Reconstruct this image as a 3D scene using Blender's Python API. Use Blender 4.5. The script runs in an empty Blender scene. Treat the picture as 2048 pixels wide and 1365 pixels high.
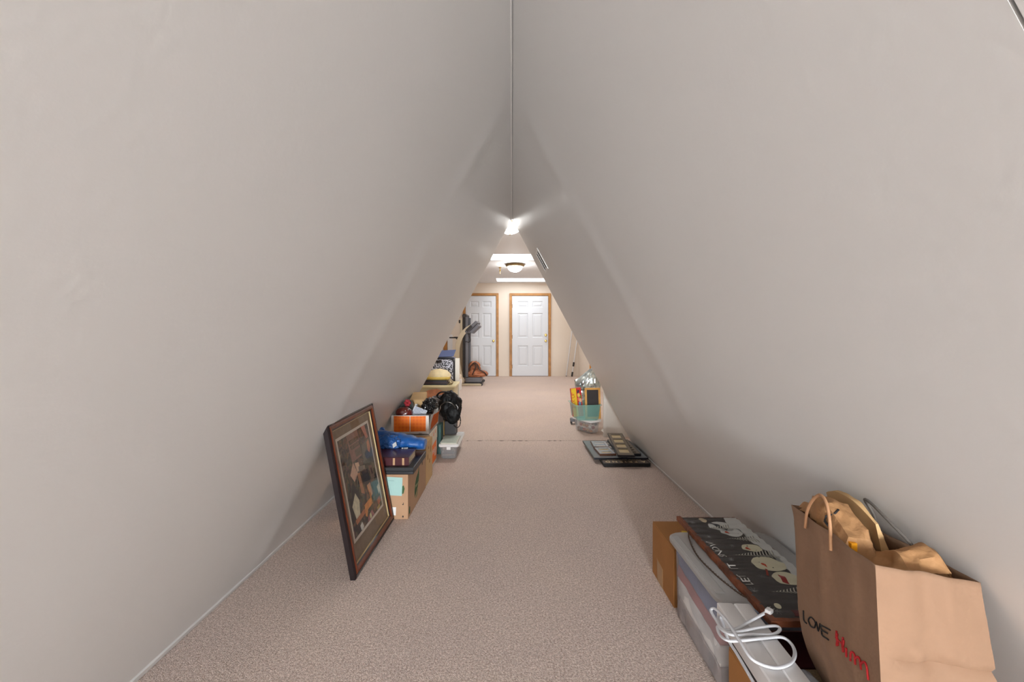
import bpy, bmesh, math, random
from mathutils import Vector, Matrix, noise

# ------------------------------------------------------------------ camera, world, light, exposure
scene = bpy.context.scene
COL = scene.collection
F, CH, HZ = 800.0, 1.09, 667.0          # focal length in pixels of a 2048 frame, camera height, horizon row
cam_d = bpy.data.cameras.new('camera')
cam_d.sensor_width = 36.0
cam_d.lens = 36.0 * F / 2048.0
cam_d.shift_y = -(682.5 - HZ) / 2048.0
cam_d.clip_start = 0.02
cam = bpy.data.objects.new('camera', cam_d)
cam.location = (0, 0, CH)
cam.rotation_euler = (math.pi / 2, 0, 0)
COL.objects.link(cam)
scene.camera = cam

world = bpy.data.worlds.new('sky')
scene.world = world
world.use_nodes = True
world.node_tree.nodes['Background'].inputs[0].default_value = (0.80, 0.88, 1.0, 1)
world.node_tree.nodes['Background'].inputs[1].default_value = 1.0

vs = scene.view_settings
vs.view_transform = 'Standard'
vs.look = 'None'
vs.gamma = 1
vs.use_curve_mapping = False
vs.exposure = 1.16

WINDOW_E = 66.0        # unseen gable window, added behind the camera to light the passage
SKYLIGHT_E = 3.5      # daylight in the ceiling panels of the far room
DOME_E = 32.0          # glass of the ceiling lamps

PI = math.pi
rnd = random.Random(7)

# ------------------------------------------------------------------ helpers
def S(r, g, b):
    def f(c):
        c /= 255.0
        return c / 12.92 if c <= 0.04045 else ((c + 0.055) / 1.055) ** 2.4
    return (f(r), f(g), f(b))

def GP(px, py, z=0.0):                   # a point of the horizontal plane at height z
    Y = F * (CH - z) / (py - HZ)
    return Vector(((px - 1024) / F * Y, Y, z))

MATS = {}
def mat(name, col, rough=0.6, metal=0.0, var=None, bump=None, spec=0.5, alpha=1.0, trans=0.0, coat=0.0, col2=None, emit=None, ior=None, sheen=0.0):
    """var=(scale, amount, detail)   bump=(scale, strength, distance)"""
    if name in MATS:
        return MATS[name]
    m = bpy.data.materials.new(name)
    m.use_nodes = True
    nt = m.node_tree
    b = nt.nodes['Principled BSDF']
    b.inputs['Base Color'].default_value = (*col, 1)
    b.inputs['Roughness'].default_value = rough
    b.inputs['Metallic'].default_value = metal
    b.inputs['Specular IOR Level'].default_value = spec
    b.inputs['Alpha'].default_value = alpha
    b.inputs['Transmission Weight'].default_value = trans
    b.inputs['Coat Weight'].default_value = coat
    if sheen:
        b.inputs['Sheen Weight'].default_value = sheen
    if ior:
        b.inputs['IOR'].default_value = ior
    if emit:
        b.inputs['Emission Color'].default_value = (*emit[0], 1)
        b.inputs['Emission Strength'].default_value = emit[1]
    tc = nt.nodes.new('ShaderNodeTexCoord')
    if var:
        n = nt.nodes.new('ShaderNodeTexNoise')
        n.inputs['Scale'].default_value = var[0]
        n.inputs['Detail'].default_value = var[2] if len(var) > 2 else 3
        nt.links.new(tc.outputs['Object'], n.inputs['Vector'])
        r = nt.nodes.new('ShaderNodeValToRGB')
        a = var[1]
        c2 = col2 or tuple(min(1, c * (1 + a)) for c in col)
        c1 = col if col2 else tuple(c * (1 - a) for c in col)
        r.color_ramp.elements[0].position = 0.36
        r.color_ramp.elements[0].color = (*c1, 1)
        r.color_ramp.elements[1].position = 0.64
        r.color_ramp.elements[1].color = (*c2, 1)
        nt.links.new(n.outputs['Fac'], r.inputs['Fac'])
        nt.links.new(r.outputs['Color'], b.inputs['Base Color'])
    if bump:
        n2 = nt.nodes.new('ShaderNodeTexNoise')
        n2.inputs['Scale'].default_value = bump[0]
        n2.inputs['Detail'].default_value = 4
        nt.links.new(tc.outputs['Object'], n2.inputs['Vector'])
        bp = nt.nodes.new('ShaderNodeBump')
        bp.inputs['Strength'].default_value = bump[1]
        bp.inputs['Distance'].default_value = bump[2]
        nt.links.new(n2.outputs['Fac'], bp.inputs['Height'])
        nt.links.new(bp.outputs['Normal'], b.inputs['Normal'])
    MATS[name] = m
    return m

def emission(name, col, strength):
    m = bpy.data.materials.new(name)
    m.use_nodes = True
    nt = m.node_tree
    nt.nodes.clear()
    e = nt.nodes.new('ShaderNodeEmission')
    e.inputs[0].default_value = (*col, 1)
    e.inputs[1].default_value = strength
    o = nt.nodes.new('ShaderNodeOutputMaterial')
    nt.links.new(e.outputs[0], o.inputs[0])
    return m

def link(name, bm, m, parent=None, smooth=False, local=False, angle=None, face=None):
    me = bpy.data.meshes.new(name)
    if parent is not None and not local:
        bpy.context.view_layer.update()
        bm.transform(parent.matrix_world.inverted())
    bmesh.ops.recalc_face_normals(bm, faces=bm.faces[:])
    if face is not None:
        bm.normal_update()
        rev = [f for f in bm.faces if f.normal.dot(face) < 0]
        if rev:
            bmesh.ops.reverse_faces(bm, faces=rev)
    bm.to_mesh(me)
    bm.free()
    if smooth:
        for p in me.polygons:
            p.use_smooth = True
        if angle:
            try:
                me.set_sharp_from_angle(angle=math.radians(angle))
            except Exception:
                pass
    o = bpy.data.objects.new(name, me)
    for mm in (m if isinstance(m, (list, tuple)) else [m]):
        me.materials.append(mm)
    COL.objects.link(o)
    if parent is not None:
        o.parent = parent
    return o

def thing(name, label, cat, loc=(0, 0, 0), rot=(0, 0, 0), group=None):
    o = bpy.data.objects.new(name, None)
    o.empty_display_size = 0.05
    COL.objects.link(o)
    o.location = loc
    o.rotation_euler = rot
    o['label'] = label
    o['category'] = cat
    if group:
        o['group'] = group
    bpy.context.view_layer.update()
    return o

def tag(o, label, cat, group=None, kind=None):
    o['label'] = label
    o['category'] = cat
    if group:
        o['group'] = group
    if kind:
        o['kind'] = kind
    return o

def struct(o, label=None):
    o['kind'] = 'structure'
    if label:
        o['label'] = label
    return o

def nb():
    return bmesh.new()

def box(bm, x0, x1, y0, y1, z0, z1, bev=0.0, M=None, seg=2):
    t = bmesh.new()
    bmesh.ops.create_cube(t, size=1)
    for v in t.verts:
        v.co = Vector((x0 + (v.co.x + .5) * (x1 - x0), y0 + (v.co.y + .5) * (y1 - y0), z0 + (v.co.z + .5) * (z1 - z0)))
    if bev > 0:
        bmesh.ops.bevel(t, geom=t.edges[:] + t.verts[:], offset=bev, segments=seg, affect='EDGES', profile=0.5)
    if M is not None:
        t.transform(M)
    merge(bm, t)
    return bm

def merge(bm, t):
    me = bpy.data.meshes.new('tmp')
    t.to_mesh(me)
    t.free()
    bm.from_mesh(me)
    bpy.data.meshes.remove(me)

def B(x0, x1, y0, y1, z0, z1, bev=0.0, M=None):
    return box(nb(), x0, x1, y0, y1, z0, z1, bev, M)

def prism(pts, h0, h1, axis='z', M=None, bm=None):
    """extruded outline; axis z: pts (x,y); axis y: pts (x,z); axis x: pts (y,z)"""
    bm = bm or nb()
    t = bmesh.new()
    def P(p, h):
        return {'z': (p[0], p[1], h), 'y': (p[0], h, p[1]), 'x': (h, p[0], p[1])}[axis]
    a = [t.verts.new(P(p, h0)) for p in pts]
    b = [t.verts.new(P(p, h1)) for p in pts]
    t.faces.new(a)
    t.faces.new(b[::-1])
    n = len(pts)
    for i in range(n):
        t.faces.new((a[i], a[(i + 1) % n], b[(i + 1) % n], b[i]))
    if M is not None:
        t.transform(M)
    merge(bm, t)
    return bm

def catmull(pts, k=6, closed=False):
    pts = [Vector(p) for p in pts]
    out = []
    n = len(pts)
    rng = range(n) if closed else range(n - 1)
    for i in rng:
        p1, p2 = pts[i], pts[(i + 1) % n]
        p0 = pts[i - 1] if (i > 0 or closed) else p1 + (p1 - p2)
        p3 = pts[(i + 2) % n] if (i + 2 < n or closed) else p2 + (p2 - p1)
        for j in range(k):
            t = j / k
            out.append(0.5 * ((2 * p1) + (-p0 + p2) * t + (2 * p0 - 5 * p1 + 4 * p2 - p3) * t * t + (-p0 + 3 * p1 - 3 * p2 + p3) * t ** 3))
    if not closed:
        out.append(pts[-1])
    return out

def tube(bm, pts, r, n=8, smooth_k=0, closed=False, flat=1.0):
    if smooth_k:
        pts = catmull(pts, smooth_k, closed)
    pts = [Vector(p) for p in pts]
    rings = []
    up = Vector((0, 0, 1))
    m = len(pts)
    for i, p in enumerate(pts):
        a = pts[(i - 1) % m] if (i > 0 or closed) else p
        b = pts[(i + 1) % m] if (i < m - 1 or closed) else p
        d = (b - a)
        if d.length < 1e-9:
            d = Vector((1, 0, 0))
        d.normalize()
        s = d.cross(up)
        if s.length < 1e-3:
            s = d.cross(Vector((1, 0, 0)))
        s.normalize()
        u = s.cross(d).normalized()
        rr = r[i * len(r) // m] if isinstance(r, (list, tuple)) else r
        rings.append([bm.verts.new(p + s * (rr * math.cos(2 * PI * k / n)) + u * (rr * flat * math.sin(2 * PI * k / n))) for k in range(n)])
    for i in range(m if closed else m - 1):
        A, Bq = rings[i], rings[(i + 1) % m]
        for k in range(n):
            bm.faces.new((A[k], A[(k + 1) % n], Bq[(k + 1) % n], Bq[k]))
    if not closed:
        bm.faces.new(rings[0])
        bm.faces.new(rings[-1][::-1])
    return bm

def lathe(bm, prof, n=32, c=(0, 0, 0)):
    rings = []
    for r, z in prof:
        if r < 1e-6:
            rings.append([bm.verts.new((c[0], c[1], c[2] + z))])
        else:
            rings.append([bm.verts.new((c[0] + r * math.cos(2 * PI * k / n), c[1] + r * math.sin(2 * PI * k / n), c[2] + z)) for k in range(n)])
    for A, Bq in zip(rings, rings[1:]):
        for k in range(n):
            k2 = (k + 1) % n
            if len(A) == 1 and len(Bq) == 1:
                continue
            if len(A) == 1:
                bm.faces.new((A[0], Bq[k], Bq[k2]))
            elif len(Bq) == 1:
                bm.faces.new((A[k], A[k2], Bq[0]))
            else:
                bm.faces.new((A[k], A[k2], Bq[k2], Bq[k]))
    return bm

def fbm(p, oct=3):
    s, a, f = 0, 1, 1
    for _ in range(oct):
        s += a * noise.noise(p * f)
        a *= .5
        f *= 2
    return s

def blob(c, rad, amp=0.15, freq=2.0, sub=4, seed=0, ridged=False, floor=None, wall=None):
    """a soft lump; folds come from noise in the surface"""
    bm = nb()
    bmesh.ops.create_icosphere(bm, subdivisions=sub, radius=1)
    off = Vector((seed * 7.3, seed * 3.1, seed * 5.7))
    for v in bm.verts:
        d = v.co.normalized()
        n = fbm(d * freq + off, 4)
        if ridged:
            n = 0.6 - 2.0 * abs(noise.noise(d * freq + off)) + 0.5 * fbm(d * freq * 2 + off, 2)
        v.co = d * (1 + amp * n)
    for v in bm.verts:
        v.co = Vector((c[0] + v.co.x * rad[0], c[1] + v.co.y * rad[1], c[2] + v.co.z * rad[2]))
        if floor is not None and v.co.z < floor:
            v.co.z = floor
        if wall == 'L':
            v.co.x = max(v.co.x, -(WW - SL * v.co.z) + 0.004)
        if wall == 'R':
            v.co.x = min(v.co.x, (WW - SL * v.co.z) - 0.004)
    return bm

def text_bm(s, size, M, extrude=0.0006, align='CENTER', offset=0.0, shear=0.0):
    cu = bpy.data.curves.new('lettering', 'FONT')
    cu.body = s
    cu.size = size
    cu.extrude = extrude
    cu.align_x = align
    cu.align_y = 'CENTER'
    cu.offset = offset
    cu.shear = shear
    cu.resolution_u = 3
    ob = bpy.data.objects.new('lettering', cu)
    COL.objects.link(ob)
    bpy.context.view_layer.update()
    me = bpy.data.meshes.new_from_object(ob.evaluated_get(bpy.context.evaluated_depsgraph_get()))
    bm = nb()
    bm.from_mesh(me)
    bpy.data.objects.remove(ob)
    bpy.data.meshes.remove(me)
    bpy.data.curves.remove(cu)
    bm.transform(M)
    return bm

def basis(o, x, y, z=None):
    x, y = Vector(x).normalized(), Vector(y).normalized()
    z = Vector(z).normalized() if z else x.cross(y).normalized()
    return Matrix(((x.x, y.x, z.x, o[0]), (x.y, y.y, z.y, o[1]), (x.z, y.z, z.z, o[2]), (0, 0, 0, 1)))

def tub(bm, x0, x1, y0, y1, z0, z1, t=0.003, taper=0.02, rim=0.012, rad=0.03, M=None):
    """open plastic bin with rounded corners, tapered to the base, with a rolled rim"""
    tb = bmesh.new()
    def ring(i, z, r):
        pts = []
        X0, X1, Y0, Y1 = x0 + i, x1 - i, y0 + i, y1 - i
        for cx, cy, a0 in ((X1 - r, Y1 - r, 0), (X0 + r, Y1 - r, 90), (X0 + r, Y0 + r, 180), (X1 - r, Y0 + r, 270)):
            for k in range(5):
                a = math.radians(a0 + k * 22.5)
                pts.append(tb.verts.new((cx + r * math.cos(a), cy + r * math.sin(a), z)))
        return pts
    L = [ring(taper + 0.012, z0, rad * .6), ring(taper, z0 + 0.012, rad * .8), ring(0.004, z1 - 0.008, rad), ring(-rim, z1 - 0.008, rad), ring(-rim, z1, rad), ring(t, z1, rad), ring(taper + t, z0 + 0.014, rad * .8), ring(taper + .014, z0 + t, rad * .6)]
    for A, Bq in zip(L, L[1:]):
        n = len(A)
        for k in range(n):
            tb.faces.new((A[k], A[(k + 1) % n], Bq[(k + 1) % n], Bq[k]))
    tb.faces.new(L[0][::-1])
    tb.faces.new(L[-1])
    if M is not None:
        tb.transform(M)
    merge(bm, tb)
    return bm

def rbox(bm, x0, x1, y0, y1, z0, z1, rad=0.03, edge=0.004, M=None):
    """slab with rounded vertical corners and softened top and bottom edges (lids, trays)"""
    tb = bmesh.new()
    def ring(i, z, r):
        pts = []
        X0, X1, Y0, Y1 = x0 + i, x1 - i, y0 + i, y1 - i
        for cx, cy, a0 in ((X1 - r, Y1 - r, 0), (X0 + r, Y1 - r, 90), (X0 + r, Y0 + r, 180), (X1 - r, Y0 + r, 270)):
            for k in range(5):
                a = math.radians(a0 + k * 22.5)
                pts.append(tb.verts.new((cx + r * math.cos(a), cy + r * math.sin(a), z)))
        return pts
    L = [ring(edge, z0, rad), ring(0, z0 + edge, rad), ring(0, z1 - edge, rad), ring(edge, z1, rad)]
    for A, Bq in zip(L, L[1:]):
        n = len(A)
        for k in range(n):
            tb.faces.new((A[k], A[(k + 1) % n], Bq[(k + 1) % n], Bq[k]))
    tb.faces.new(L[0][::-1])
    tb.faces.new(L[-1])
    if M is not None:
        tb.transform(M)
    merge(bm, tb)
    return bm

# ------------------------------------------------------------------ the shell
WW, SL = 1.18, 0.535            # half width of the passage at the floor, inward slope of its walls
RIDGE = WW / SL
Y_END, Y_BACK = 3.914, -5.2
ROOM_X0, ROOM_X1, Y_FAR, CEIL = -2.6, 1.69, 10.15, 2.36

def wallx(z):
    return WW - SL * z

m_wall = mat('wall_paint', S(230, 229, 227), 0.42, bump=(55, 0.10, 0.004), spec=0.35)
m_cream = mat('cream_paint', S(233, 220, 205), 0.6, bump=(60, 0.06, 0.004))
m_ceil = mat('ceiling_paint', S(240, 241, 243), 0.75, bump=(80, 0.1, 0.004))
m_white = mat('white_gloss_paint', S(232, 233, 236), 0.35)

def carpet_mat():
    m = bpy.data.materials.new('loop_carpet')
    m.use_nodes = True
    nt = m.node_tree
    b = nt.nodes['Principled BSDF']
    b.inputs['Roughness'].default_value = 0.95
    b.inputs['Specular IOR Level'].default_value = 0.1
    tc = nt.nodes.new('ShaderNodeTexCoord')
    v = nt.nodes.new('ShaderNodeTexVoronoi')
    v.inputs['Scale'].default_value = 270
    v.inputs['Randomness'].default_value = 0.8
    nt.links.new(tc.outputs['Object'], v.inputs['Vector'])
    n = nt.nodes.new('ShaderNodeTexNoise')
    n.inputs['Scale'].default_value = 150
    n.inputs['Detail'].default_value = 6
    nt.links.new(tc.outputs['Object'], n.inputs['Vector'])
    big = nt.nodes.new('ShaderNodeTexNoise')
    big.inputs['Scale'].default_value = 1.6
    big.inputs['Detail'].default_value = 3
    nt.links.new(tc.outputs['Object'], big.inputs['Vector'])
    r1 = nt.nodes.new('ShaderNodeValToRGB')
    r1.color_ramp.elements[0].position = 0.33
    r1.color_ramp.elements[0].color = (*S(206, 181, 167), 1)
    r1.color_ramp.elements[1].position = 0.66
    r1.color_ramp.elements[1].color = (*S(255, 239, 229), 1)
    nt.links.new(n.outputs['Fac'], r1.inputs['Fac'])
    r2 = nt.nodes.new('ShaderNodeValToRGB')
    r2.color_ramp.elements[0].position = 0.0
    r2.color_ramp.elements[0].color = (1, 1, 1, 1)
    r2.color_ramp.elements[1].position = 1.0
    r2.color_ramp.elements[1].color = (0.66, 0.645, 0.635, 1)
    sep = nt.nodes.new('ShaderNodeSeparateColor')
    nt.links.new(v.outputs['Color'], sep.inputs[0])
    nt.links.new(sep.outputs[0], r2.inputs['Fac'])
    mx = nt.nodes.new('ShaderNodeMix')
    mx.data_type = 'RGBA'
    mx.blend_type = 'MULTIPLY'
    mx.inputs[0].default_value = 0.8
    nt.links.new(r1.outputs['Color'], mx.inputs[6])
    nt.links.new(r2.outputs['Color'], mx.inputs[7])
    r3 = nt.nodes.new('ShaderNodeValToRGB')
    r3.color_ramp.elements[0].position = 0.35
    r3.color_ramp.elements[0].color = (0.94, 0.93, 0.94, 1)
    r3.color_ramp.elements[1].position = 0.65
    r3.color_ramp.elements[1].color = (1.0, 0.985, 0.97, 1)
    nt.links.new(big.outputs['Fac'], r3.inputs['Fac'])
    mx2 = nt.nodes.new('ShaderNodeMix')
    mx2.data_type = 'RGBA'
    mx2.blend_type = 'MULTIPLY'
    mx2.inputs[0].default_value = 1.0
    nt.links.new(mx.outputs[2], mx2.inputs[6])
    nt.links.new(r3.outputs['Color'], mx2.inputs[7])
    nt.links.new(mx2.outputs[2], b.inputs['Base Color'])
    bp = nt.nodes.new('ShaderNodeBump')
    bp.inputs['Strength'].default_value = 0.7
    bp.inputs['Distance'].default_value = 0.004
    bp.invert = True
    nt.links.new(v.outputs['Distance'], bp.inputs['Height'])
    nt.links.new(bp.outputs['Normal'], b.inputs['Normal'])
    return m
m_carpet = carpet_mat()

# floor: two widths of carpet meeting at a seam just past the end of the passage
Y_SEAM = 4.056
bm = nb()
box(bm, -1.6, 1.6, Y_BACK - .1, Y_SEAM - 0.006, -0.06, 0)
fl = struct(link('floor', bm, m_carpet), 'beige loop-pile carpet running through the passage')
bm = nb()
box(bm, ROOM_X0 - .1, ROOM_X1 + .1, Y_SEAM + 0.002, Y_FAR + .1, -0.06, 0)
link('carpet_width', bm, m_carpet, fl)
bm = nb()
box(bm, -1.55, 1.6, Y_SEAM - .05, Y_SEAM + .05, -0.08, -0.012)
link('seam_gap', bm, mat('seam_dirt', S(95, 78, 66), 1.0), fl)
# slightly raised lip of the far width along the seam
bm = nb()
prev = None
for i in range(121):
    x = -1.3 + 2.5 * i / 120
    w = 0.0025 * noise.noise(Vector((x * 5, 0, 3)))
    h = 0.0012 + 0.0008 * noise.noise(Vector((x * 9, 2, 3)))
    row = [bm.verts.new((x, Y_SEAM + 0.001 + w, -0.01)), bm.verts.new((x, Y_SEAM + 0.002 + w, h)), bm.verts.new((x, Y_SEAM + 0.06, h)), bm.verts.new((x, Y_SEAM + 0.15, -0.001))]
    if prev:
        for k in range(3):
            bm.faces.new((prev[k], row[k], row[k + 1], prev[k + 1]))
    prev = row
link('seam_lip', bm, m_carpet, fl)

for x_, w_ in ((-.105 * 4.4, .02), (-.13, .05), (-.005, .05), (.06, .05), (.13, .03), (-.35, .05), (.36, .04), (.42, .03), (.48, .02)):
    bm = nb()
    prism([(x_, Y_SEAM - .012), (x_ + w_ * .5, Y_SEAM - .018), (x_ + w_, Y_SEAM - .010), (x_ + w_ * .6, Y_SEAM - .004), (x_ + w_ * .2, Y_SEAM - .005)], .0002, .0012, bm=bm)
    link('frayed_thread', bm, mat('thread_dark', S(70, 58, 50), 1.0), fl)

# sloping walls: boarded, with the swelling of the board joints in the surface
def slope_wall(sgn):
    bm = nb()
    nz = 44
    ys = [Y_BACK + (Y_END - Y_BACK) * i / 170 for i in range(171)]
    if sgn > 0:                             # an open joint between two boards close to the viewer
        ys = sorted([y for y in ys if abs(y - .352) > .012] + [.344, .3503, .3506, .3534, .3537, .360])
    joints = [1.83, -0.2, -2.3]
    nrm = Vector((-sgn, 0, -SL)).normalized()
    grid = []
    for y in ys:
        row = []
        for k in range(nz + 1):
            z = 0.006 + (RIDGE - 0.006) * k / nz
            fade = min(1, (RIDGE - z) / .25) * min(1, z / .1 + .2)
            d = 0
            for j in joints:
                d += 0.0040 * math.exp(-((y - j - 0.02 * noise.noise(Vector((z * 2, sgn, 1)))) / 0.07) ** 2)
            d += 0.0035 * fbm(Vector((y * 0.9, z * 1.1, sgn * 3)), 2)
            if y > Y_END - 0.06:
                d *= (Y_END - y) / .06
            if sgn > 0 and abs(y - .352) < .0015:
                d = -.016
            p = Vector((sgn * wallx(z), y, z)) + nrm * d * fade
            row.append(bm.verts.new(p))
        grid.append(row)
    for a, b2 in zip(grid, grid[1:]):
        for k in range(nz):
            bm.faces.new((a[k], b2[k], b2[k + 1], a[k + 1]))
    # outer face and ends
    out = []
    for row in (grid[0], grid[-1]):
        out.append([bm.verts.new((sgn * (WW + .13), row[0].co.y, 0.006)), bm.verts.new((sgn * 0.0, row[0].co.y, RIDGE + .22))])
    o0, o1 = out
    bm.faces.new((o0[0], o0[1], o1[1], o1[0]))
    for row, oo in ((grid[0], o0), (grid[-1], o1)):
        bm.faces.new([*row, oo[1], oo[0]])
    ob = link('wall_left' if sgn < 0 else 'wall_right', bm, m_wall, smooth=True, angle=40)
    return struct(ob)
wl, wr = slope_wall(-1), slope_wall(1)

# caulked joint along the ridge, and curled paper edge along the floor
bm = nb()
pts = [(0.0025 * noise.noise(Vector((y * 1.3, 0, 0))) - 0.003, y, RIDGE - 0.008 + 0.0015 * noise.noise(Vector((y * 3, 1, 0)))) for y in [Y_BACK + (Y_END - Y_BACK) * i / 120 for i in range(121)]]
tube(bm, pts, 0.004, 8)
struct(link('trim_1', bm, m_wall, smooth=True), 'painted bead along the ridge of the passage')
n_ = Vector((-1, 0, -SL)).normalized()
up_ = Vector((-SL, 0, 1)).normalized()
bm = B(0, RIDGE * 1.13 - .03, -.0014, .0014, -.020, -.013, 0, basis(Vector((WW, .352, .01)), up_, n_.cross(up_), n_))
struct(link('trim_2', bm, m_wall), 'narrow filled joint running up the slope')
for s, nm in ((-1, 'baseboard_left'), (1, 'baseboard_right')):
    bm = nb()
    prev = None
    for i in range(141):
        y = Y_BACK + (Y_END - .02 - Y_BACK) * i / 140
        e = 0.002 + 0.0025 * noise.noise(Vector((y * 2.2, s, 5)))
        w = 0.02 + 0.006 * noise.noise(Vector((y * 1.2, s, 9)))
        z0 = 0.004 + 0.003 * noise.noise(Vector((y * 4, s, 2)))
        n = Vector((-s, 0, -SL)).normalized()
        a = Vector((s * wallx(z0), y, z0))
        b2 = Vector((s * wallx(z0 + w), y, z0 + w))
        row = [bm.verts.new(a - n * .004), bm.verts.new(a + n * (.004 + e)), bm.verts.new(b2 + n * 0.0055), bm.verts.new(b2 + n * .002 + Vector((0, 0, .004)))]
        if prev:
            for k in range(3):
                bm.faces.new((prev[k], row[k], row[k + 1], prev[k + 1]))
        prev = row
    struct(link(nm, bm, m_wall, smooth=True, angle=35), 'thin painted strip where the sloping wall meets the carpet')

# gable end behind the viewer, with an unseen window added as light source
gz0, gz1, gx = 0.25, 1.50, 0.36
bm = nb()
def quad(bm, *p):
    return bm.faces.new([bm.verts.new(q) for q in p])
yb = Y_BACK
quad(bm, (-wallx(0), yb, 0), (wallx(0), yb, 0), (wallx(gz0), yb, gz0), (-wallx(gz0), yb, gz0))
for s in (-1, 1):
    quad(bm, (s * gx, yb, gz0), (s * wallx(gz0), yb, gz0), (s * wallx(gz1), yb, gz1), (s * gx, yb, gz1))
bm.faces.new([bm.verts.new(q) for q in ((-wallx(gz1), yb, gz1), (wallx(gz1), yb, gz1), (0, yb, RIDGE))])
struct(link('wall_back', bm, m_wall))
bm = nb()
quad(bm, (-gx, yb - .05, gz0), (gx, yb - .05, gz0), (gx, yb - .05, gz1), (-gx, yb - .05, gz1))
w1 = struct(link('window_back_offscreen', bm, emission('window_daylight', (0.91, 0.965, 1.0), WINDOW_E)), 'bright window in the gable end of the passage')
bm = nb()
for a in ((-gx - .05, gx + .05, gz0 - .05, gz0), (-gx - .05, gx + .05, gz1, gz1 + .05), (-gx - .05, -gx, gz0, gz1), (gx, gx + .05, gz0, gz1), (-.012, .012, gz0, gz1)):
    box(bm, a[0], a[1], yb - .05, yb + .02, a[2], a[3])
link('window_frame', bm, m_white, w1)

# the room beyond
bm = nb()
quad(bm, (ROOM_X0, Y_FAR, 0), (ROOM_X1, Y_FAR, 0), (ROOM_X1, Y_FAR, CEIL), (ROOM_X0, Y_FAR, CEIL))
struct(link('wall_far', bm, m_cream))
bm = nb()
quad(bm, (ROOM_X1, Y_END, 0), (ROOM_X1, Y_FAR, 0), (ROOM_X1, Y_FAR, CEIL), (ROOM_X1, Y_END, CEIL))
struct(link('wall_room_right', bm, m_cream))
bm = nb()
quad(bm, (ROOM_X0, Y_END, 0), (ROOM_X0, Y_FAR, 0), (ROOM_X0, Y_FAR, CEIL), (ROOM_X0, Y_END, CEIL))
struct(link('wall_room_left', bm, m_cream))
bm = nb()
for x0, x1 in ((ROOM_X0, 0), (0, ROOM_X1)):
    s = -1 if x1 == 0 else 1
    e = ROOM_X0 if s < 0 else ROOM_X1
    for y in (Y_END - .001,):
        bm.faces.new([bm.verts.new(q) for q in ((e, y, 0), (s * (WW + .001), y, 0), (0, y, RIDGE + .001), (0, y, CEIL), (e, y, CEIL))])
struct(link('wall_room_near', bm, m_cream))
# ceiling with two skylight openings
SK = [(-0.365, 0.95, 6.41, 6.935), (-0.365, 0.95, 9.236, 9.77)]
bm = nb()
xs = [ROOM_X0, SK[0][0], SK[0][1], ROOM_X1]
ysl = [Y_END, 6.41, 6.935, 9.236, 9.77, Y_FAR]
for i in range(3):
    for j in range(5):
        if i == 1 and j in (1, 3):
            continue
        quad(bm, (xs[i], ysl[j], CEIL), (xs[i + 1], ysl[j], CEIL), (xs[i + 1], ysl[j + 1], CEIL), (xs[i], ysl[j + 1], CEIL))
struct(link('ceiling', bm, m_ceil))
m_sky = emission('skylight_daylight', (0.95, 0.98, 1.0), SKYLIGHT_E)
for i, (a, b2, c, d) in enumerate(SK):
    bm = nb()
    quad(bm, (a, c, CEIL + .03), (b2, c, CEIL + .03), (b2, d, CEIL + .03), (a, d, CEIL + .03))
    o = struct(link('window_%d' % (i + 2), bm, m_sky), 'long bright skylight panel let into the ceiling')
    bm = nb()
    for e in ((a - .02, a, c - .02, d + .02), (b2, b2 + .02, c - .02, d + .02), (a, b2, c - .02, c), (a, b2, d, d + .02)):
        box(bm, e[0], e[1], e[2], e[3], CEIL - .003, CEIL + .035)
    link('window_frame', bm, m_white, o)

# doors of the far wall
m_oak = mat('oak_casing', S(176, 124, 66), 0.45, var=(9, 0.18, 5))
m_brass = mat('brass', S(205, 170, 95), 0.25, metal=1.0)
m_leaf = mat('door_white', S(218, 221, 226), 0.42)
m_dark = mat('threshold_brown', S(110, 84, 62), 0.7)

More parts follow.
